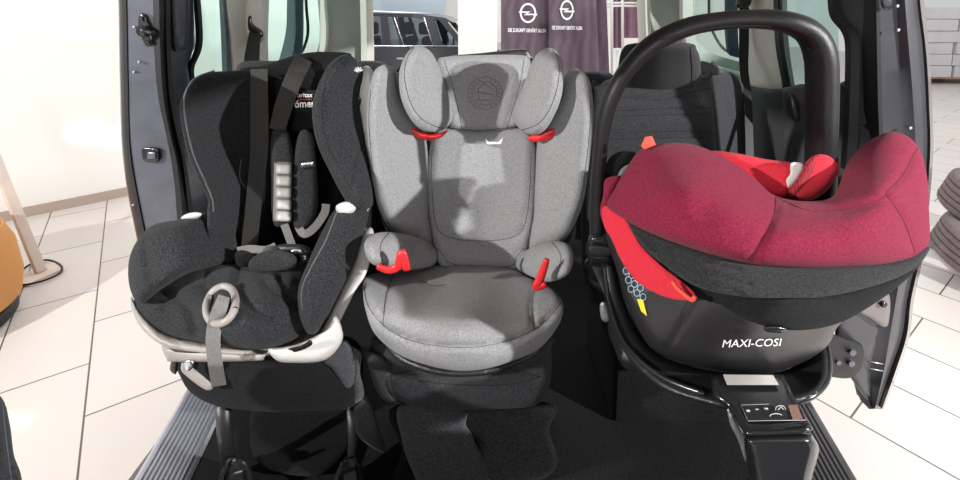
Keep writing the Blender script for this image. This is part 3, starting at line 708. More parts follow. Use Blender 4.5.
hr = pad('headrest', [(618, 72), (622, 50), (636, 43), (688, 43), (697, 50), (701, 66), (701, 98), (694, 106), (660, 108), (626, 107), (619, 98)], [(620, 75, 1.44), (660, 75, 1.41), (700, 75, 1.44)], 10, .045, .07, VANF, vs3,
    seams=[[(634, 46), (632, 75), (635, 106)], [(690, 46), (692, 75), (688, 106)]], pipe=BLKSEAM, gd=.004, label='dark cloth headrest on the right rear seat')
pad('parcel_trim', [(700, 62), (710, 63), (724, 71), (722, 74), (700, 74)], [(700, 65, 1.56), (722, 70, 1.6)], 2, .006, .01, DTRIM, vs3, step=2)
obox('seat_cushion', (.54, 1.32, .30), (.36, .42, .14), BLKF2, vs3, None, .04)
obox('pedestal', (.54, 1.36, .11), (.34, .34, .22), VANC, vs3, None, .02)
pad('backrest_wing', [(575, 74), (590, 71), (608, 71), (616, 78), (616, 240), (575, 240)], [(590, 80, 1.56), (610, 80, 1.56), (590, 230, 1.5)], 4, .02, .04, VANF, vs3, smooth=False)

# ================================================================== BOOSTER SEAT (centre)
bo = thing('booster_seat', 'grey high-back booster seat with red belt guides in the middle', 'child seat', (0, 1.05, .38))
# rear shell
pad('shell', [(372, 110), (378, 80), (398, 72), (450, 60), (520, 58), (560, 76), (588, 90), (590, 140), (578, 215), (555, 262), (500, 268), (450, 266), (400, 250), (376, 200)], [(380, 150, 1.32), (480, 60, 1.42), (580, 150, 1.32), (480, 250, 1.28)], 8, .02, .05, BPL, bo)
def side(pts, ct, seams): return pad('side_bolster', pts, ct, 13, .045, .06, GREYF, bo, seams=seams, pipe=GREYD)
side([(367, 130), (368, 100), (373, 74), (380, 66), (389, 65), (397, 72), (404, 100), (425, 132), (430, 180), (431, 215), (436, 248), (420, 250), (402, 243), (385, 222), (374, 190)],
     [(368, 130, 1.12), (388, 70, 1.17), (425, 135, 1.27), (434, 245, 1.23), (400, 240, 1.16), (375, 190, 1.12)], [[(394, 72), (400, 100), (425, 136), (429, 180), (428, 220)], [(371, 90), (369, 125), (376, 190), (390, 226)]])
side([(593, 128), (592, 92), (587, 76), (578, 69), (570, 70), (564, 78), (556, 104), (538, 134), (533, 180), (531, 215), (524, 250), (545, 252), (562, 243), (576, 222), (586, 190)],
     [(593, 130, 1.14), (578, 75, 1.19), (540, 135, 1.27), (526, 245, 1.23), (560, 240, 1.18), (588, 190, 1.14)], [[(567, 78), (560, 104), (539, 136), (535, 180), (532, 220)], [(589, 84), (590, 125), (582, 190), (570, 226)]])
cp = pad('backrest', [(434, 134), (446, 127), (480, 130), (518, 127), (533, 136), (536, 170), (533, 225), (523, 266), (500, 270), (478, 270), (452, 268), (438, 262), (430, 225), (427, 170)],
    [(430, 140, 1.27), (534, 140, 1.27), (480, 140, 1.29), (480, 220, 1.26), (432, 225, 1.22), (532, 225, 1.22), (445, 265, 1.19), (480, 268, 1.20), (520, 265, 1.19)], 8, .03, .04, GREYF, bo,
    seams=[[(432, 150), (432, 185), (434, 215), (440, 232), (456, 239), (480, 241), (505, 239), (521, 232), (527, 215), (530, 185), (531, 150)], [(437, 248), (444, 256), (448, 262), (470, 267), (510, 266), (517, 256), (524, 248)]], pipe=GREYD, label='grey padded backrest panel')
pad('backrest_mount', [(450, 56), (480, 53), (522, 49), (530, 54), (527, 62), (447, 62)], [(480, 55, 1.36)], 3, .01, .05, BPL, bo)
hc = pad('headrest', [(438, 62), (444, 57), (480, 55), (520, 55), (530, 60), (529, 80), (522, 108), (515, 128), (480, 131), (450, 128), (446, 108), (442, 84)],
    [(440, 60, 1.33), (528, 60, 1.33), (480, 60, 1.34), (450, 128, 1.27), (515, 128, 1.27), (480, 128, 1.28)], 7, .03, .04, GREYF, bo,
    seams=[[(444, 60), (452, 84), (458, 108), (462, 129)], [(524, 59), (520, 84), (513, 108), (507, 129)], [(449, 128), (480, 130), (515, 127)]], pipe=GREYD, label='grey adjustable headrest panel')
# round embossed emblem
s_ = SURF[hc]; bm = bmesh.new(); ecx, ecy = 485, 93
for rr in (17.5, 12.5):
    tube(bm, [at(ecx + rr * math.cos(a), ecy + rr * .93 * math.sin(a), s_(ecx + rr * math.cos(a), ecy + rr * .93 * math.sin(a)) - .0003) for a in [2 * math.pi * k / 40 for k in range(41)]], .0011, 5)
for k in range(22):
    if k in (5, 6, 16, 17): continue
    a = 2 * math.pi * k / 22
    tube(bm, [at(ecx + q * math.cos(a), ecy + q * .93 * math.sin(a), s_(ecx + q * math.cos(a), ecy + q * .93 * math.sin(a)) - .0006) for q in (13.6, 16.4)], .0015, 5)
for L_ in ([(477, 100), (484, 100), (493, 100), (494, 90), (488, 86), (483, 82)], [(476, 92), (485, 93), (492, 95)], [(479, 100), (478, 88), (484, 84)], [(491, 84), (497, 88), (496, 96)]):
    tube(bm, [at(x, y, s_(x, y) - .0004) for x, y in L_], .0013, 5)
link('emblem', bm, mat('emblem grey stitch', (112, 111, 112), .8), hc)
sb_ = SURF[cp]; bm = bmesh.new()
bm.faces.new([bm.verts.new(at(x, y, sb_(x, y) - .0012)) for x, y in ((485, 138), (489, 142), (498, 142), (503, 138), (501, 144), (487, 144))])
link('logo_mark', bm, WHITE, cp, smooth=False)
def hw(pts, ct, seam):
    return pad('headrest_wing', pts, ct, 14, .05, .06, GREYF, bo, seams=seam, pipe=GREYD, label=None)
hw([(399, 75), (404, 58), (412, 48), (421, 46), (431, 52), (439, 66), (445, 84), (452, 102), (453, 117), (447, 127), (435, 132), (422, 130), (410, 118), (401, 98)], [(402, 80, 1.13), (420, 48, 1.17), (450, 110, 1.24), (430, 130, 1.17)], [[(413, 48), (406, 62), (405, 82), (413, 108), (426, 122), (444, 129)]])
hw([(563, 76), (562, 60), (555, 50), (547, 48), (538, 53), (531, 64), (524, 84), (515, 104), (513, 118), (519, 128), (532, 135), (545, 130), (556, 112), (562, 94)], [(562, 80, 1.14), (548, 50, 1.18), (516, 112, 1.24), (535, 132, 1.18)], [[(553, 50), (559, 64), (557, 88), (549, 110), (538, 124), (522, 130)]])
for pts in ([(409, 126), (420, 131), (436, 134), (448, 130), (440, 138), (424, 140), (412, 134)], [(529, 136), (540, 133), (555, 128), (554, 138), (540, 142), (530, 141)]):
    pad('belt_clip', pts, [(430, 130, 1.2), (540, 130, 1.2), (430, 140, 1.2)], 2.5, .012, .02, RED, bo, step=2, label='red belt clip under the headrest wing')
# arm rests
def arm(pts, ct, seam): return pad('armrest', pts, ct, 12, .05, .06, GREYF, bo, seams=seam, pipe=GREYD)
arm([(364, 246), (370, 236), (384, 232), (404, 234), (428, 242), (438, 254), (432, 266), (408, 270), (385, 268), (370, 262)], [(366, 248, .98), (436, 256, 1.18), (385, 268, .98), (400, 235, 1.08)], [[(389, 233), (380, 246), (384, 267)]])
arm([(573, 252), (568, 244), (556, 241), (540, 244), (524, 252), (516, 266), (530, 276), (548, 282), (566, 276), (573, 264)], [(571, 258, 1.0), (520, 264, 1.16), (550, 280, 1.0), (550, 243, 1.08)], [[(552, 242), (561, 256), (556, 279)]])
def redguide(ptsA): otube('belt_guide', [at(*p) for p in ptsA], [.006, .008, .009, .009, .008], RED, bo, 10, .6, sm=4, label='red belt guide hook')
redguide([(377, 266, .93), (388, 270, .93), (398, 266, .93), (402, 252, .93), (407, 270, .93)])
redguide([(547, 259, .94), (544, 268, .94), (540, 279, .94), (536, 287, .94), (546, 284, .94)])
# seat
bs = pad('seat_cushion', [(363, 292), (365, 278), (375, 273), (390, 272), (400, 270), (412, 268), (440, 264), (480, 265), (510, 268), (535, 280), (552, 288), (562, 300), (563, 312), (557, 328), (540, 348), (520, 358), (490, 368), (460, 371), (430, 366), (398, 354), (375, 334), (366, 312)],
    [(363, 290, .97), (562, 305, .99), (390, 272, 1.12), (440, 266, 1.19), (510, 268, 1.18), (480, 290, 1.04), (400, 300, .96), (535, 310, .98), (460, 333, .86), (395, 326, .90), (535, 336, .93), (460, 366, .875), (390, 346, .91), (545, 344, .95)], 9, .022, .09, GREYF, bo,
    seams=[[(364, 286), (368, 305), (383, 325), (410, 340), (450, 347), (490, 345), (530, 332), (552, 314), (561, 302)], [(394, 273), (386, 296), (383, 325)], [(535, 284), (532, 305), (534, 328)], [(422, 281), (432, 286), (446, 285)]], pipe=GREYD, gd=.009, label='grey seat cushion of the booster')
pad('seat_base', [(372, 318), (380, 300), (550, 305), (556, 325), (540, 352), (500, 372), (462, 377), (424, 372), (390, 354)], [(380, 320, 1.05), (545, 325, 1.05), (460, 372, .92)], 6, .02, .1, BPL, bo)

# ================================================================== BLACK CHILD SEAT (left)
cs = thing('child_safety_seat', 'black child safety seat with harness and pale grey shell on the left', 'child seat', (-.5, 1.05, .37))
pad('shell', [(222, 120), (250, 84), (300, 74), (350, 74), (366, 92), (371, 160), (372, 210), (368, 250), (352, 296), (320, 335), (280, 352), (210, 352), (165, 345), (141, 325), (131, 300), (150, 265), (214, 240), (216, 180)],
    [(220, 100, 1.42), (350, 100, 1.36), (300, 70, 1.52), (290, 150, 1.50), (290, 220, 1.40), (240, 180, 1.44), (370, 200, 1.2), (320, 320, 1.0), (140, 310, 1.02), (220, 345, .93), (220, 220, 1.3)], 8, .02, .06, PLAST, cs, label='shaded grey plastic shell')
pad('back_pad', [(235, 76), (262, 66), (300, 56), (340, 54), (350, 70), (345, 140), (348, 200), (335, 262), (290, 275), (240, 275), (225, 240), (228, 150)], [(240, 80, 1.36), (345, 80, 1.38), (290, 60, 1.42), (290, 150, 1.40), (290, 260, 1.22), (240, 260, 1.2), (335, 250, 1.2)], 8, .02, .04, BLKF2, cs)
pad('headrest', [(257, 72), (300, 54), (340, 52), (352, 56), (340, 66), (328, 90), (320, 130), (300, 134), (276, 132), (270, 100)], [(260, 75, 1.36), (340, 55, 1.37), (300, 70, 1.37), (300, 130, 1.33)], 6, .02, .03, BLKF2, cs,
    seams=[[(276, 80), (300, 74), (325, 75)], [(280, 90), (300, 92), (322, 92)], [(276, 128), (300, 131), (318, 127)]], pipe=BLKSEAM, gd=.006)
lw = pad('side_wing', [(180, 112), (184, 93), (192, 80), (205, 73), (226, 71), (250, 70), (262, 80), (258, 140), (250, 200), (246, 250), (212, 248), (207, 214), (208, 200), (198, 180), (187, 152)],
    [(181, 112, 1.10), (205, 75, 1.16), (226, 71, 1.24), (258, 78, 1.35), (258, 140, 1.34), (210, 130, 1.22), (208, 205, 1.08), (248, 245, 1.22)], 9, .022, .03, BLKF, cs,
    seams=[[(214, 71), (196, 78), (186, 92), (184, 113), (192, 152), (204, 180), (212, 200), (213, 212)], [(241, 160), (240, 180), (252, 194)]], pipe=GRYF2, pr=.0025, label='black padded left side wing')
rw = pad('side_wing', [(312, 110), (317, 88), (328, 66), (340, 56), (350, 55), (360, 64), (366, 76), (361, 100), (366, 140), (373, 192), (370, 208), (350, 206), (328, 168), (316, 140)],
    [(313, 112, 1.08), (345, 56, 1.14), (366, 80, 1.22), (372, 190, 1.12), (345, 190, 1.08), (325, 160, 1.08)], 12, .05, .06, BLKF, cs,
    seams=[[(344, 56), (330, 70), (324, 92), (322, 115), (328, 145), (344, 176), (352, 190)], [(366, 140), (356, 160), (352, 185)]], pipe=BLKSEAM, label='black padded right side wing')
pad('wing_shell', [(360, 70), (368, 66), (374, 74), (377, 92), (376, 140), (374, 182), (368, 182), (362, 130), (357, 92)], [(365, 80, 1.2), (372, 170, 1.17)], 5, .025, .05, PLASTL, cs, label='pale plastic shell edge behind the right wing')
pad('shell_slot', [(357, 96), (361, 99), (360, 106), (356, 104)], [(359, 100, 1.17)], 1, .003, .002, BPLG, cs, step=1.5)
bm = bmesh.new()
for a in range(5):
    t = R_(-90 + (a - 2) * 32); c = (358, 72)
    tube(bm, [at(c[0], c[1], 1.135), at(c[0] + 5 * math.cos(t), c[1] + 5 * math.sin(t), 1.133)], .0016, 5)
link('shell_emblem', bm, WHITE, cs)
lb = pad('brand_label', [(294, 90), (320, 90), (320, 112), (294, 112)], [(306, 100, 1.30)], 1, .001, .001, BLKSEAM, cs, smooth=False)
lettering('lettering', 'britax', 305, 95, 15, 4.5, 1.297, WHITE, lb, 0, .01)
lettering('lettering', 'römer', 303, 104, 24, 7, 1.297, WHITE, lb, 2, .02)
bm = bmesh.new(); bm.faces.new([bm.verts.new(at(x, y, 1.296)) for x, y in ((298, 99.2), (312, 98.8), (312, 99.6), (298, 100))]); link('underline', bm, RED, lb, smooth=False)
# adult belt over the wing
oribbon('threaded_belt', [(259, 69, 1.29, 8.5), (259, 100, 1.27, 9), (259, 150, 1.24, 9), (254, 200, 1.18, 8), (250, 240, 1.13, 8), (246, 268, 1.08, 8)], WEB, cs, label='dark brown adult belt crossing the left wing')
oribbon('threaded_belt', [(304, 58, 1.33, 9), (294, 78, 1.29, 9), (284, 105, 1.28, 9), (277, 130, 1.26, 8)], WEB, cs, label='dark belt crossing the headrest')
# harness
sp = pad('shoulder_pad', [(272, 132), (286, 128), (293, 150), (295, 190), (292, 222), (284, 226), (273, 222), (271, 180)], [(283, 135, 1.27), (283, 220, 1.16)], 5, .02, .015, BLKF, cs)
pad('shoulder_pad', [(300, 132), (312, 134), (316, 160), (318, 200), (314, 220), (304, 230), (294, 226), (292, 190), (294, 160)], [(305, 135, 1.27), (305, 220, 1.15)], 5, .02, .015, BLKF, cs, seams=[[(296, 140), (294, 180), (298, 222)]], pipe=BLKSEAM)
gp = pad('grip_pad', [(274, 161), (292, 162), (291, 222), (273, 221)], [(283, 165, 1.215), (283, 220, 1.142)], 2, .006, .004, GWEB, sp, smooth=False, label='grey ribbed rubber grip pad')
for k in range(5):
    y = 163.5 + k * 11.8; Yk = 1.212 - k * .0155
    pad('grip_rib', [(276, y), (292, y + .5), (291.5, y + 11.2), (275.5, y + 10.8)], [(283, y, Yk - .005), (283, y + 9, Yk - .017)], 2.5, .012, .002, mat('ribbed grey rubber', (158, 156, 152), .4), sp, smooth=False, step=2.5)
pad('harness_buckle', [(300, 163), (314, 161), (315, 167), (301, 169)], [(307, 165, 1.195)], 1.5, .004, .003, METAL, cs, step=2, smooth=False)
oribbon('harness_strap', [(298, 226, 1.13, 4), (304, 234, 1.10, 4), (314, 228, 1.09, 4), (324, 214, 1.1, 4), (326, 204, 1.12, 4)], GWEB, cs, th=.002)
oribbon('harness_strap', [(284, 224, 1.14, 4), (290, 240, 1.10, 4), (296, 256, 1.06, 4)], GWEB, cs)
oribbon('harness_strap', [(238, 252, 1.04, 5), (250, 249, 1.03, 4), (266, 250, 1.03, 4), (276, 246, 1.04, 4)], GWEB, cs)
bk = pad('crotch_buckle', [(276, 246), (290, 244), (306, 246), (312, 254), (300, 262), (282, 258)], [(290, 250, 1.02)], 4, .02, .02, BPL, cs)
pad('buckle_clip', [(291, 250), (300, 249), (303, 253), (296, 257), (291, 255)], [(297, 252, .995)], 1.5, .004, .002, METAL, bk, step=2)
pad('buckle_clip', [(300, 257), (306, 255), (307, 262), (301, 262)], [(303, 258, 1.0)], 1.5, .004, .004, METAL, bk, step=2)
pad('crotch_pad', [(249, 262), (258, 254), (276, 250), (292, 254), (298, 262), (290, 270), (262, 272), (250, 270)], [(255, 262, 1.01), (290, 265, .99)], 6, .03, .02, BLKF, cs)
pad('loin_pad', [(236, 252), (246, 250), (258, 256), (250, 266), (238, 268), (235, 260)], [(245, 258, 1.04)], 4, .015, .01, BLKF2, cs)
# seat bowl and arms
seat = pad('seat_cushion', [(134, 300), (150, 282), (187, 270), (230, 264), (270, 268), (300, 262), (312, 275), (318, 295), (312, 318), (298, 337), (272, 348), (245, 349), (205, 343), (165, 334), (140, 315)],
    [(138, 300, .99), (187, 272, 1.04), (250, 266, 1.05), (300, 264, 1.06), (220, 300, .90), (160, 325, .94), (290, 335, .92), (250, 345, .87), (200, 340, .89), (270, 300, .92)], 10, .03, .09, BLKF, cs,
    seams=[[(206, 268), (205, 285), (212, 300)], [(240, 268), (236, 290), (250, 310), (268, 320)], [(150, 290), (172, 296), (190, 312), (196, 330)], [(280, 268), (284, 290), (298, 304)], [(262, 272), (268, 290), (290, 300)]], gd=.012, gw=5,
    bumps=[(180, 300, 14, .016), (262, 292, 14, .014), (225, 325, 10, .008), (155, 305, 10, .012), (285, 285, 10, .012), (250, 325, 12, .010)], label='rumpled black seat cushion')
pad('arm_bolster', [(128, 270), (132, 250), (143, 233), (156, 224), (182, 219), (207, 212), (230, 222), (238, 250), (232, 266), (210, 268), (187, 274), (160, 290), (141, 304), (131, 292)],
    [(130, 270, 1.0), (145, 235, 1.03), (180, 222, 1.06), (225, 222, 1.16), (235, 262, 1.10), (187, 272, .99), (142, 300, .93)], 12, .04, .05, BLKF, cs,
    seams=[[(148, 230), (144, 245), (147, 270), (152, 284)], [(139, 303), (165, 284), (187, 272), (212, 267), (234, 266)]], gd=.008, label='black padded left arm bolster')
pad('arm_bolster', [(333, 212), (345, 203), (358, 202), (368, 214), (362, 238), (352, 266), (338, 296), (320, 330), (308, 334), (300, 318), (298, 290), (308, 262), (320, 236)],
    [(345, 204, 1.10), (366, 215, 1.1), (300, 300, .92), (320, 328, .93), (335, 260, 1.0)], 11, .045, .05, BLKF, cs,
    seams=[[(338, 209), (326, 240), (312, 266), (302, 290), (303, 310)]], gd=.007, pipe=GRYF2, pr=.0022, label='black padded right arm bolster')
pad('arm_cap', [(336, 206), (343, 202), (352, 202), (356, 208), (352, 214), (342, 216), (337, 212)], [(346, 208, 1.055)], 4, .014, .01, PLASTL, cs, step=2, label='cream oval cap on the right arm')
pad('arm_cap', [(181, 219), (186, 214), (196, 212), (202, 214), (196, 219)], [(190, 216, 1.07)], 3, .012, .01, PLASTL, cs, step=2, label='cream oval cap on the left arm')
# side shell panels and base frame
pad('side_panel', [(306, 336), (320, 332), (338, 298), (354, 264), (362, 234), (372, 228), (374, 246), (366, 274), (356, 290), (345, 312), (336, 328), (318, 345), (300, 346)], [(310, 340, .93), (340, 300, .98), (368, 235, 1.08)], 4, .015, .04, PLASTL, cs, label='pale side panel of the seat shell')
pad('front_panel', [(131, 296), (140, 312), (165, 334), (205, 343), (250, 350), (285, 348), (300, 340), (296, 350), (262, 356), (205, 353), (166, 347), (143, 330), (133, 312)], [(135, 305, .97), (200, 346, .90), (290, 348, .90)], 3, .012, .03, PLAST, cs)
fb = pad('base_frame', [(162, 345), (175, 348), (205, 351), (262, 354), (268, 350), (264, 358), (255, 361), (176, 362), (166, 358)], [(170, 350, .92), (260, 355, .88)], 3, .018, .05, PLAST, cs, label='shaded grey base frame bar, front left')
pad('base_frame', [(268, 349), (283, 347), (300, 343), (322, 332), (335, 316), (343, 338), (325, 360), (290, 363), (276, 360)], [(275, 355, .88), (330, 335, .92)], 5, .022, .05, PLASTL, cs, label='lit pale base frame block, front right')
pad('base_slot', [(288, 349), (302, 345), (310, 340), (312, 345), (300, 351), (288, 353)], [(300, 348, .872)], 1.5, .002, .004, BPLG, cs, step=2)
pad('base_slot', [(172, 347), (190, 349), (200, 350), (200, 353), (175, 352)], [(180, 350, .892)], 1, .002, .004, BPLG, cs, step=2)
# ring with grab strap
bm = bmesh.new(); cx, cy = 221, 305; ringp = []
ss = SURF[seat]
for k in range(33):
    a = 2 * math.pi * k / 32; u, v = 14 * math.cos(a), 19 * math.sin(a); ca, sa = math.cos(R_(18)), math.sin(R_(18))
    x, y = cx + u * ca - v * sa, cy + u * sa + v * ca; ringp.append(at(x, y, min(ss(x, y), .93) - .004))
tube(bm, ringp, .0075, 10, False); ring = link('strap_ring', bm, PLAST, cs, label='oval grey ring in the seat front')
oribbon('adjuster_strap', [(224, 296, .86, 6), (221, 306, .845, 7), (216, 320, .84, 7.5), (213, 340, .835, 7.5), (215, 362, .835, 7.5), (219, 386, .84, 7.5)], GWEB, cs, label='grey harness adjuster strap hanging over the front')
pad('belt_tongue', [(181, 366), (186, 363), (212, 384), (206, 390), (184, 374)], [(195, 375, .91)], 2, .006, .01, PLAST, cs, step=2)
pad('tongue_clip', [(184, 362), (192, 360), (194, 366), (187, 372)], [(189, 366, .895)], 1.5, .004, .004, METAL, cs, step=2)
pad('base_clip', [(172, 360), (178, 362), (176, 374), (170, 370)], [(174, 366, .93)], 1.5, .006, .01, BPL, cs, step=2)

# ================================================================== INFANT CARRIER (right)
ic = thing('infant_carrier', 'crimson infant carrier seat with raised black handle', 'infant carrier', (.46, .9, .5))
pad('shell', [(606, 232), (620, 214), (700, 235), (800, 250), (880, 250), (905, 262), (888, 290), (842, 322), (828, 345), (806, 361), (770, 373), (730, 372), (690, 364), (660, 354), (646, 342), (632, 316), (620, 280), (612, 256)],
    [(610, 235, .93), (900, 262, .80), (760, 300, .70), (650, 330, .80), (760, 368, .74), (690, 345, .75), (820, 340, .78)], 14, .03, .3, BPL, ic,
    seams=[[(700, 268), (692, 300), (678, 330), (664, 354)]], gd=.004, pipe=BLKSEAM, pr=.001, label='black plastic carrier shell')
shf = SURF[[o for o in bpy.data.objects if o.name.startswith('shell') and o.parent == ic][0]]
lettering('lettering', 'MAXI-COSI', 752, 343, 58, 7.5, shf, WHITE, ic, 1.5, 0, .003, .25, label='white outlined maker lettering')
# sticker on the shell's left flank
def pol(name, pts, surf, m, parent, lift=.0015, label=None):
    bm = bmesh.new(); bm.faces.new([bm.verts.new(at(x, y, surf(x, y) - lift)) for x, y in pts]); return link(name, bm, m, parent, smooth=False, label=label)
stk = pol('sticker', [(623, 264), (634, 272), (648, 285), (652, 292), (642, 292), (647, 312), (636, 303), (628, 290)], shf, mat('sticker print', (52, 60, 66), .5), ic, .0015, 'printed instruction sticker')
pol('sticker_patch', [(637, 299), (643, 300), (647, 316), (641, 311)], shf, YEL, stk, .003)
bm = bmesh.new()
for k in range(9):
    x = 626 + (k % 3) * 6 + (k // 3) * 2.5; y = 271 + (k // 3) * 9 + (k % 3) * 4
    tube(bm, [at(x + 3 * math.cos(a), y + 3.4 * math.sin(a), shf(x + 3 * math.cos(a), y + 3.4 * math.sin(a)) - .003) for a in [2 * math.pi * q / 10 for q in range(11)]], .0007, 4)
link('sticker_symbols', bm, mat('pale blue print', (176, 200, 214), .6), stk)
# lower black fabric tub and band
pad('lower_cover', [(668, 268), (700, 284), (760, 296), (830, 294), (880, 280), (920, 262), (908, 278), (880, 300), (842, 322), (806, 330), (775, 328), (735, 318), (700, 303), (680, 290)], [(675, 275, .76), (915, 265, .77), (780, 300, .66), (780, 326, .68)], 7, .02, .05, BLKF2, ic)
band = pad('fabric_band', [(628, 221), (655, 234), (690, 247), (740, 261), (790, 267), (850, 266), (895, 261), (927, 247), (926, 256), (912, 270), (880, 284), (830, 296), (790, 298), (745, 297), (700, 288), (668, 268), (642, 246)],
    [(630, 224, .86), (700, 262, .71), (780, 280, .655), (860, 275, .68), (925, 250, .79), (670, 265, .745)], 6, .014, .04, BLKF, ic,
    seams=[[(634, 228), (665, 252), (700, 272), (750, 284)], [(640, 234), (670, 262), (700, 280), (740, 292)], [(652, 240), (690, 258), (740, 270)]], gd=.004, gw=2, step=2.5, label='black gathered fabric band')
pad('belly_clip', [(765, 326), (785, 327), (783, 333), (767, 332)], [(775, 330, .665)], 2, .006, .006, BPLG, ic, step=2)
# red lining strip and loop
pad('lining_flap', [(602, 208), (612, 207), (628, 222), (640, 244), (662, 266), (684, 283), (695, 294), (692, 300), (668, 298), (640, 284), (622, 262), (612, 240), (604, 226)], [(604, 210, .92), (630, 240, .85), (690, 295, .70), (640, 280, .80)], 3, .006, .006, REDF, ic, label='bright red lining flap along the left rim')
otube('pull_loop', [at(*p) for p in ((673, 282, .71), (677, 288, .70), (684, 294, .69), (692, 300, .68), (695, 296, .68))], .0035, ORNG, ic, 8, sm=4)
# interior
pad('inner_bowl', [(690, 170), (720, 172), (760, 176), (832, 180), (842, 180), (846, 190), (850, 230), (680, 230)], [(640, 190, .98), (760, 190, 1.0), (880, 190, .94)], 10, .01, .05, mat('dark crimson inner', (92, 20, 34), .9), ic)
pad('seat_lining', [(708, 152), (735, 153), (765, 159), (797, 164), (803, 178), (796, 198), (770, 200), (745, 190), (725, 172)], [(712, 155, .95), (800, 165, .90), (780, 195, .88)], 6, .03, .03, REDF, ic, label='bright red seat lining inside the carrier')
pad('lining_label', [(791, 163), (803, 164), (803, 176), (797, 182), (789, 188), (786, 180), (790, 174)], [(795, 175, .855)], 2, .004, .004, mat('pale grey label cloth', (190, 182, 182), .8), ic, step=2)
pad('head_pad', [(790, 192), (796, 180), (806, 162), (818, 154), (832, 155), (839, 164), (838, 176), (826, 192), (808, 202), (794, 202)], [(800, 180, .87), (835, 165, .89)], 7, .03, .03, REDF, ic, label='bright red head support pad')
rib = wavemat('ribbed red fabric', (150, 28, 40), (110, 20, 32), 60, 'X', .9)
pad('head_pad_side', [(786, 194), (796, 180), (806, 164), (816, 156), (814, 170), (802, 190), (796, 200)], [(800, 180, .85)], 4, .015, .01, rib, ic)
# hood, a horseshoe round the head end
hood = pad('hood', [(607, 206), (614, 190), (624, 172), (636, 154), (648, 146), (668, 143), (690, 144), (712, 151), (735, 164), (756, 180), (774, 195), (800, 201), (828, 199), (838, 188), (846, 166), (860, 148), (878, 136), (894, 132), (910, 138), (921, 152), (927, 176), (929, 210), (927, 248), (895, 262), (850, 267), (790, 268), (740, 262), (690, 248), (650, 233), (624, 219)],
    [(608, 206, .90), (636, 156, .93), (690, 146, .90), (735, 166, .85), (775, 197, .79), (828, 199, .78), (846, 166, .87), (894, 134, .90), (925, 170, .86), (928, 240, .81), (650, 200, .82), (690, 190, .77), (740, 215, .72), (690, 245, .73), (740, 258, .69), (790, 235, .69), (790, 265, .68), (850, 230, .70), (850, 264, .69), (890, 190, .76), (905, 250, .74)], 12, .025, .05, CRIM, ic,
    seams=[[(776, 198), (774, 215), (764, 238), (752, 261)], [(776, 197), (810, 211), (850, 209), (880, 200), (886, 193)], [(886, 195), (903, 220), (915, 253)], [(886, 193), (902, 176), (914, 154), (918, 148)]], pipe=CRIMD, pr=.0011, gd=.008, gw=4,
    bumps=[(660, 190, 22, .01), (820, 230, 20, .006), (705, 212, 16, -.006), (800, 206, 10, .008)], label='crimson folded hood wrapped round the head end')
pad('hood_side', [(600, 212), (603, 196), (605, 180), (615, 176), (622, 178), (612, 200), (606, 226)], [(610, 200, .94)], 4, .015, .03, CRIM, ic)
pad('hood_tag', [(641, 146), (645, 137), (652, 136), (656, 145), (648, 148), (644, 150)], [(648, 142, .90)], 1.5, .002, .002, ORNG, ic, step=2, smooth=False, label='small orange fabric tag')
hd = pad('harness_cover', [(603, 178), (608, 160), (618, 152), (630, 151), (638, 156), (626, 170), (618, 182), (608, 186)], [(620, 165, .99)], 5, .02, .03, BLKF2, ic)
pad('cover_patch', [(617, 178), (622, 168), (632, 164), (628, 176), (620, 184)], [(625, 172, .955)], 2, .006, .01, GWEB, ic, step=2)
# handle
H = [(597, 242, .98, 7.5), (597, 205, .98, 7.5), (599, 165, .97, 7), (606, 115, .96, 7.5), (622, 77, .95, 8.2), (650, 46, .94, 9.3), (685, 28, .93, 9.3), (720, 21, .92, 9), (755, 19, .91, 9.5), (786, 22, .90, 11), (809, 33, .90, 13), (820, 54, .90, 14.2), (822, 88, .90, 14.2), (821, 150, .90, 14), (820, 200, .91, 14)]
q = catmull(H, 6); bm = bmesh.new(); tube(bm, [at(p[0], p[1], p[2]) for p in q], [p[3] / 480 * p[2] * 1.0 for p in q], 20, True, 1.25)
hdl = link('carry_handle', bm, HNDL, ic, label='black arched carry handle')
# parting lines of the grip
bm = bmesh.new()
for ax in ([(674, 30), (686, 40), (698, 37), (709, 46)][0:0],): pass
g1 = [(676, 47), (690, 43), (725, 38), (762, 35), (790, 37)]
def hs(px, py, off=-.022): return at(px, py, .91 + off)
tube(bm, catmull([tuple(hs(x, y)) for x, y in [(662, 40), (680, 35), (696, 32), (722, 27), (760, 26), (786, 28)]], 4), .0011, 6)
tube(bm, catmull([tuple(at(x, y, .882)) for x, y in [(800, 22), (813, 30), (819, 42), (816, 50), (806, 48)]], 4), .0010, 6)
link('grip_seam', bm, BLKSEAM, hdl)
pv = pad('handle_pivot', [(588, 240), (592, 234), (606, 234), (613, 240), (614, 258), (608, 266), (592, 266), (588, 256)], [(600, 250, .97)], 4, .03, .04, BPLG, ic)
pad('pivot_button', [(590, 246), (606, 246), (612, 250), (610, 256), (592, 256)], [(600, 250, .935)], 2, .006, .004, BPL, pv, step=2)

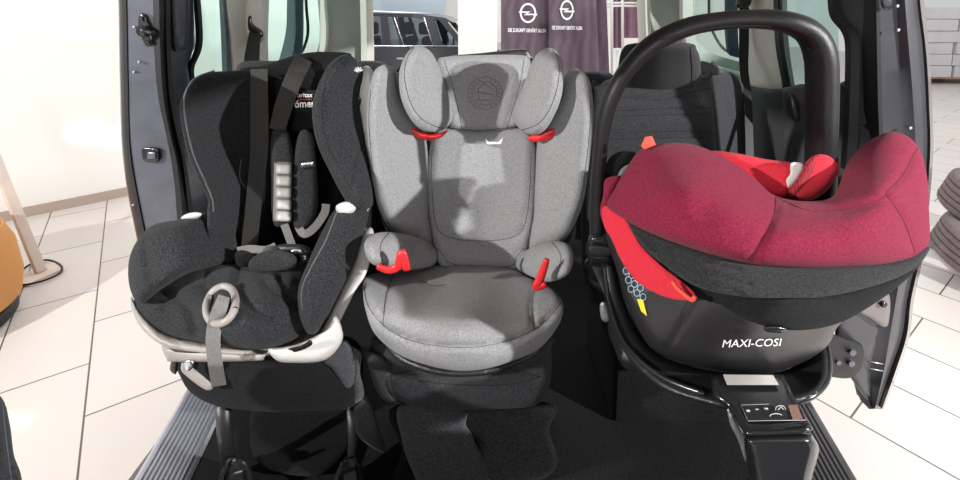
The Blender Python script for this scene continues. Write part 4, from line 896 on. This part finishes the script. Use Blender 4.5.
# ---- base with support leg
ib = thing('carrier_base', 'black carrier base with support leg under the crimson carrier', 'carrier base', (.42, .8, 0))
base = pad('base_body', [(604, 250), (614, 262), (624, 300), (640, 335), (665, 358), (720, 372), (780, 372), (808, 352), (822, 330), (830, 352), (830, 378), (818, 396), (795, 404), (740, 410), (700, 403), (660, 388), (628, 358), (610, 320), (603, 280)],
    [(606, 255, 1.0), (612, 310, .93), (650, 370, .80), (720, 395, .73), (790, 395, .74), (828, 360, .80), (800, 365, .82), (700, 370, .80)], 8, .025, .08, BPL, ib, label='black moulded base body')
pxs = [(604, 262), (609, 300), (622, 338), (642, 362), (668, 380), (705, 394)]
otube('base_rim', [at(x, y, SURF[base](x, y) - .002) for x, y in pxs], .005, BPLG, ib, 10, sm=4)
otube('base_rim', [at(x, y, SURF[base](x, y) + .004) for x, y in [(826, 342), (829, 362), (826, 382), (812, 396), (796, 402)]], .005, BPLG, ib, 10, sm=4)
obox('seat_plate', (.47, 1.12, .405), (.34, .40, .06), BPL, ib, None, .03)
# side connector seen at the left
pad('side_connector', [(600, 304), (606, 303), (610, 318), (606, 322), (601, 318)], [(605, 312, .98)], 2, .008, .01, SILV, ib, step=2)
arm_ = pad('display_arm', [(711, 378), (718, 374), (776, 374), (786, 380), (794, 396), (808, 420), (808, 432), (750, 436), (742, 430), (728, 408), (714, 396)],
    [(714, 378, .70), (780, 378, .70), (750, 432, .60), (806, 425, .60), (722, 400, .66), (790, 398, .66)], 4, .015, .05, BPLG, ib, label='black sloping display arm')
as_ = SURF[arm_]
pol('display_plate', [(723, 374.5), (773, 375), (779, 385), (727, 385)], lambda x, y: as_(x, y + 1), mat('brushed silver plate', (210, 204, 200), .25, .5), arm_, .004, 'silver reflective plate')
pol('display_screen', [(741, 405), (798, 403), (806, 420), (748, 421)], as_, BPL, arm_, .002)
bm = bmesh.new()
for x, y in ((748, 411), (757, 410), (766, 409)):
    tube(bm, [at(x - 1.6, y, as_(x, y) - .003), at(x + 1.6, y, as_(x, y) - .003)], .0017, 6)
for cx_, cy_, rx_, ry_ in ((780.5, 409, 5, 3.4), (776, 416, 6, 2.4)):
    tube(bm, [at(cx_ + rx_ * math.cos(a), cy_ + ry_ * math.sin(a), as_(cx_, cy_) - .0035) for a in [2 * math.pi * k / 20 for k in range(21)]], .0006, 5)
tube(bm, [at(x, y, as_(x, y) - .003) for x, y in ((741, 405), (798, 403), (806, 420), (748, 421), (741, 405))], .0004, 4)
tube(bm, [at(777, 411, as_(780, 409) - .0035), at(781, 407, as_(780, 409) - .0035), at(784, 410, as_(780, 409) - .0035)], .0008, 4)
link('display_icons', bm, mat('icon print', (176, 178, 184), .5), arm_)
pol('display_sticker', [(788, 405), (797, 404.5), (803, 419), (793, 420)], as_, mat('bronze sticker', (176, 136, 124), .3, .3), arm_, .0035)
leg = pad('support_leg', [(744, 440), (752, 434), (806, 433), (814, 438), (819, 448), (817, 460), (812, 480), (806, 520), (752, 520), (750, 480)], [(750, 440, .63), (815, 440, .63), (780, 500, .62)], 8, .03, .05, BPLG, ib, label='black telescopic support leg')
obox('support_foot', (.455, .66, .20), (.06, .04, .40), BPL, ib, None, .01)
pad('leg_hinge', [(728, 408), (742, 430), (748, 440), (746, 462), (738, 440), (730, 424)], [(740, 430, .66)], 2, .008, .01, SILV, ib, step=2.5)

# ================================================================== front seat corner at the lower left
fs = thing('front_seat', 'dark front seat shoulder showing at the lower left corner', 'van seat', (-.65, .62, 0))
pad('backrest', [(-60, 380), (-20, 385), (2, 398), (10, 425), (14, 455), (22, 480), (26, 540), (-80, 540)], [(-20, 400, .62), (10, 430, .64), (20, 480, .62)], 9, .03, .06, BLKF, fs, seams=[[(2, 402), (6, 440), (14, 500)]], pipe=mat('blue grey piping', (70, 72, 96), .6), pr=.0012)

# ================================================================== light
W = bpy.data.worlds.new('world'); S.world = W; W.use_nodes = True
W.node_tree.nodes['Background'].inputs[0].default_value = (.99, .99, 1, 1); W.node_tree.nodes['Background'].inputs[1].default_value = .6
def area(name, loc, tgt, size, power, col=(1, 1, 1)):
    l = bpy.data.lights.new(name, 'AREA'); l.size = size; l.energy = power; l.color = col
    o = bpy.data.objects.new(name, l); COL.objects.link(o); o.location = loc
    o.rotation_euler = (Vector(tgt) - Vector(loc)).to_track_quat('-Z', 'Y').to_euler(); return o
area('ceiling_spot_left', (-3.3, -1.3, 2.1), (-.2, 1.2, .6), .08, 230, (1, .98, .95))
area('ceiling_spot_right', (3.2, -.9, 2.0), (.2, 1.2, .8), .08, 270)
area('front_fill', (-.4, -3.6, 1.5), (0, 1.5, .8), 1.3, 85)  # added soft fill lamp that brightens the van interior from the front
area('hall_light', (0, 6.2, 3.6), (0, 6.2, 0), 3.5, 260)
area('hall_light', (7, 6, 3.8), (7, 6, 0), 3.5, 100)
area('hall_light', (-4.4, 1.2, 3.4), (-3.6, 2.6, 0), 2, 4)
S.view_settings.view_transform = 'Standard'; S.view_settings.look = 'None'; S.view_settings.gamma = 1; S.view_settings.exposure = 0
S.view_settings.use_curve_mapping = False
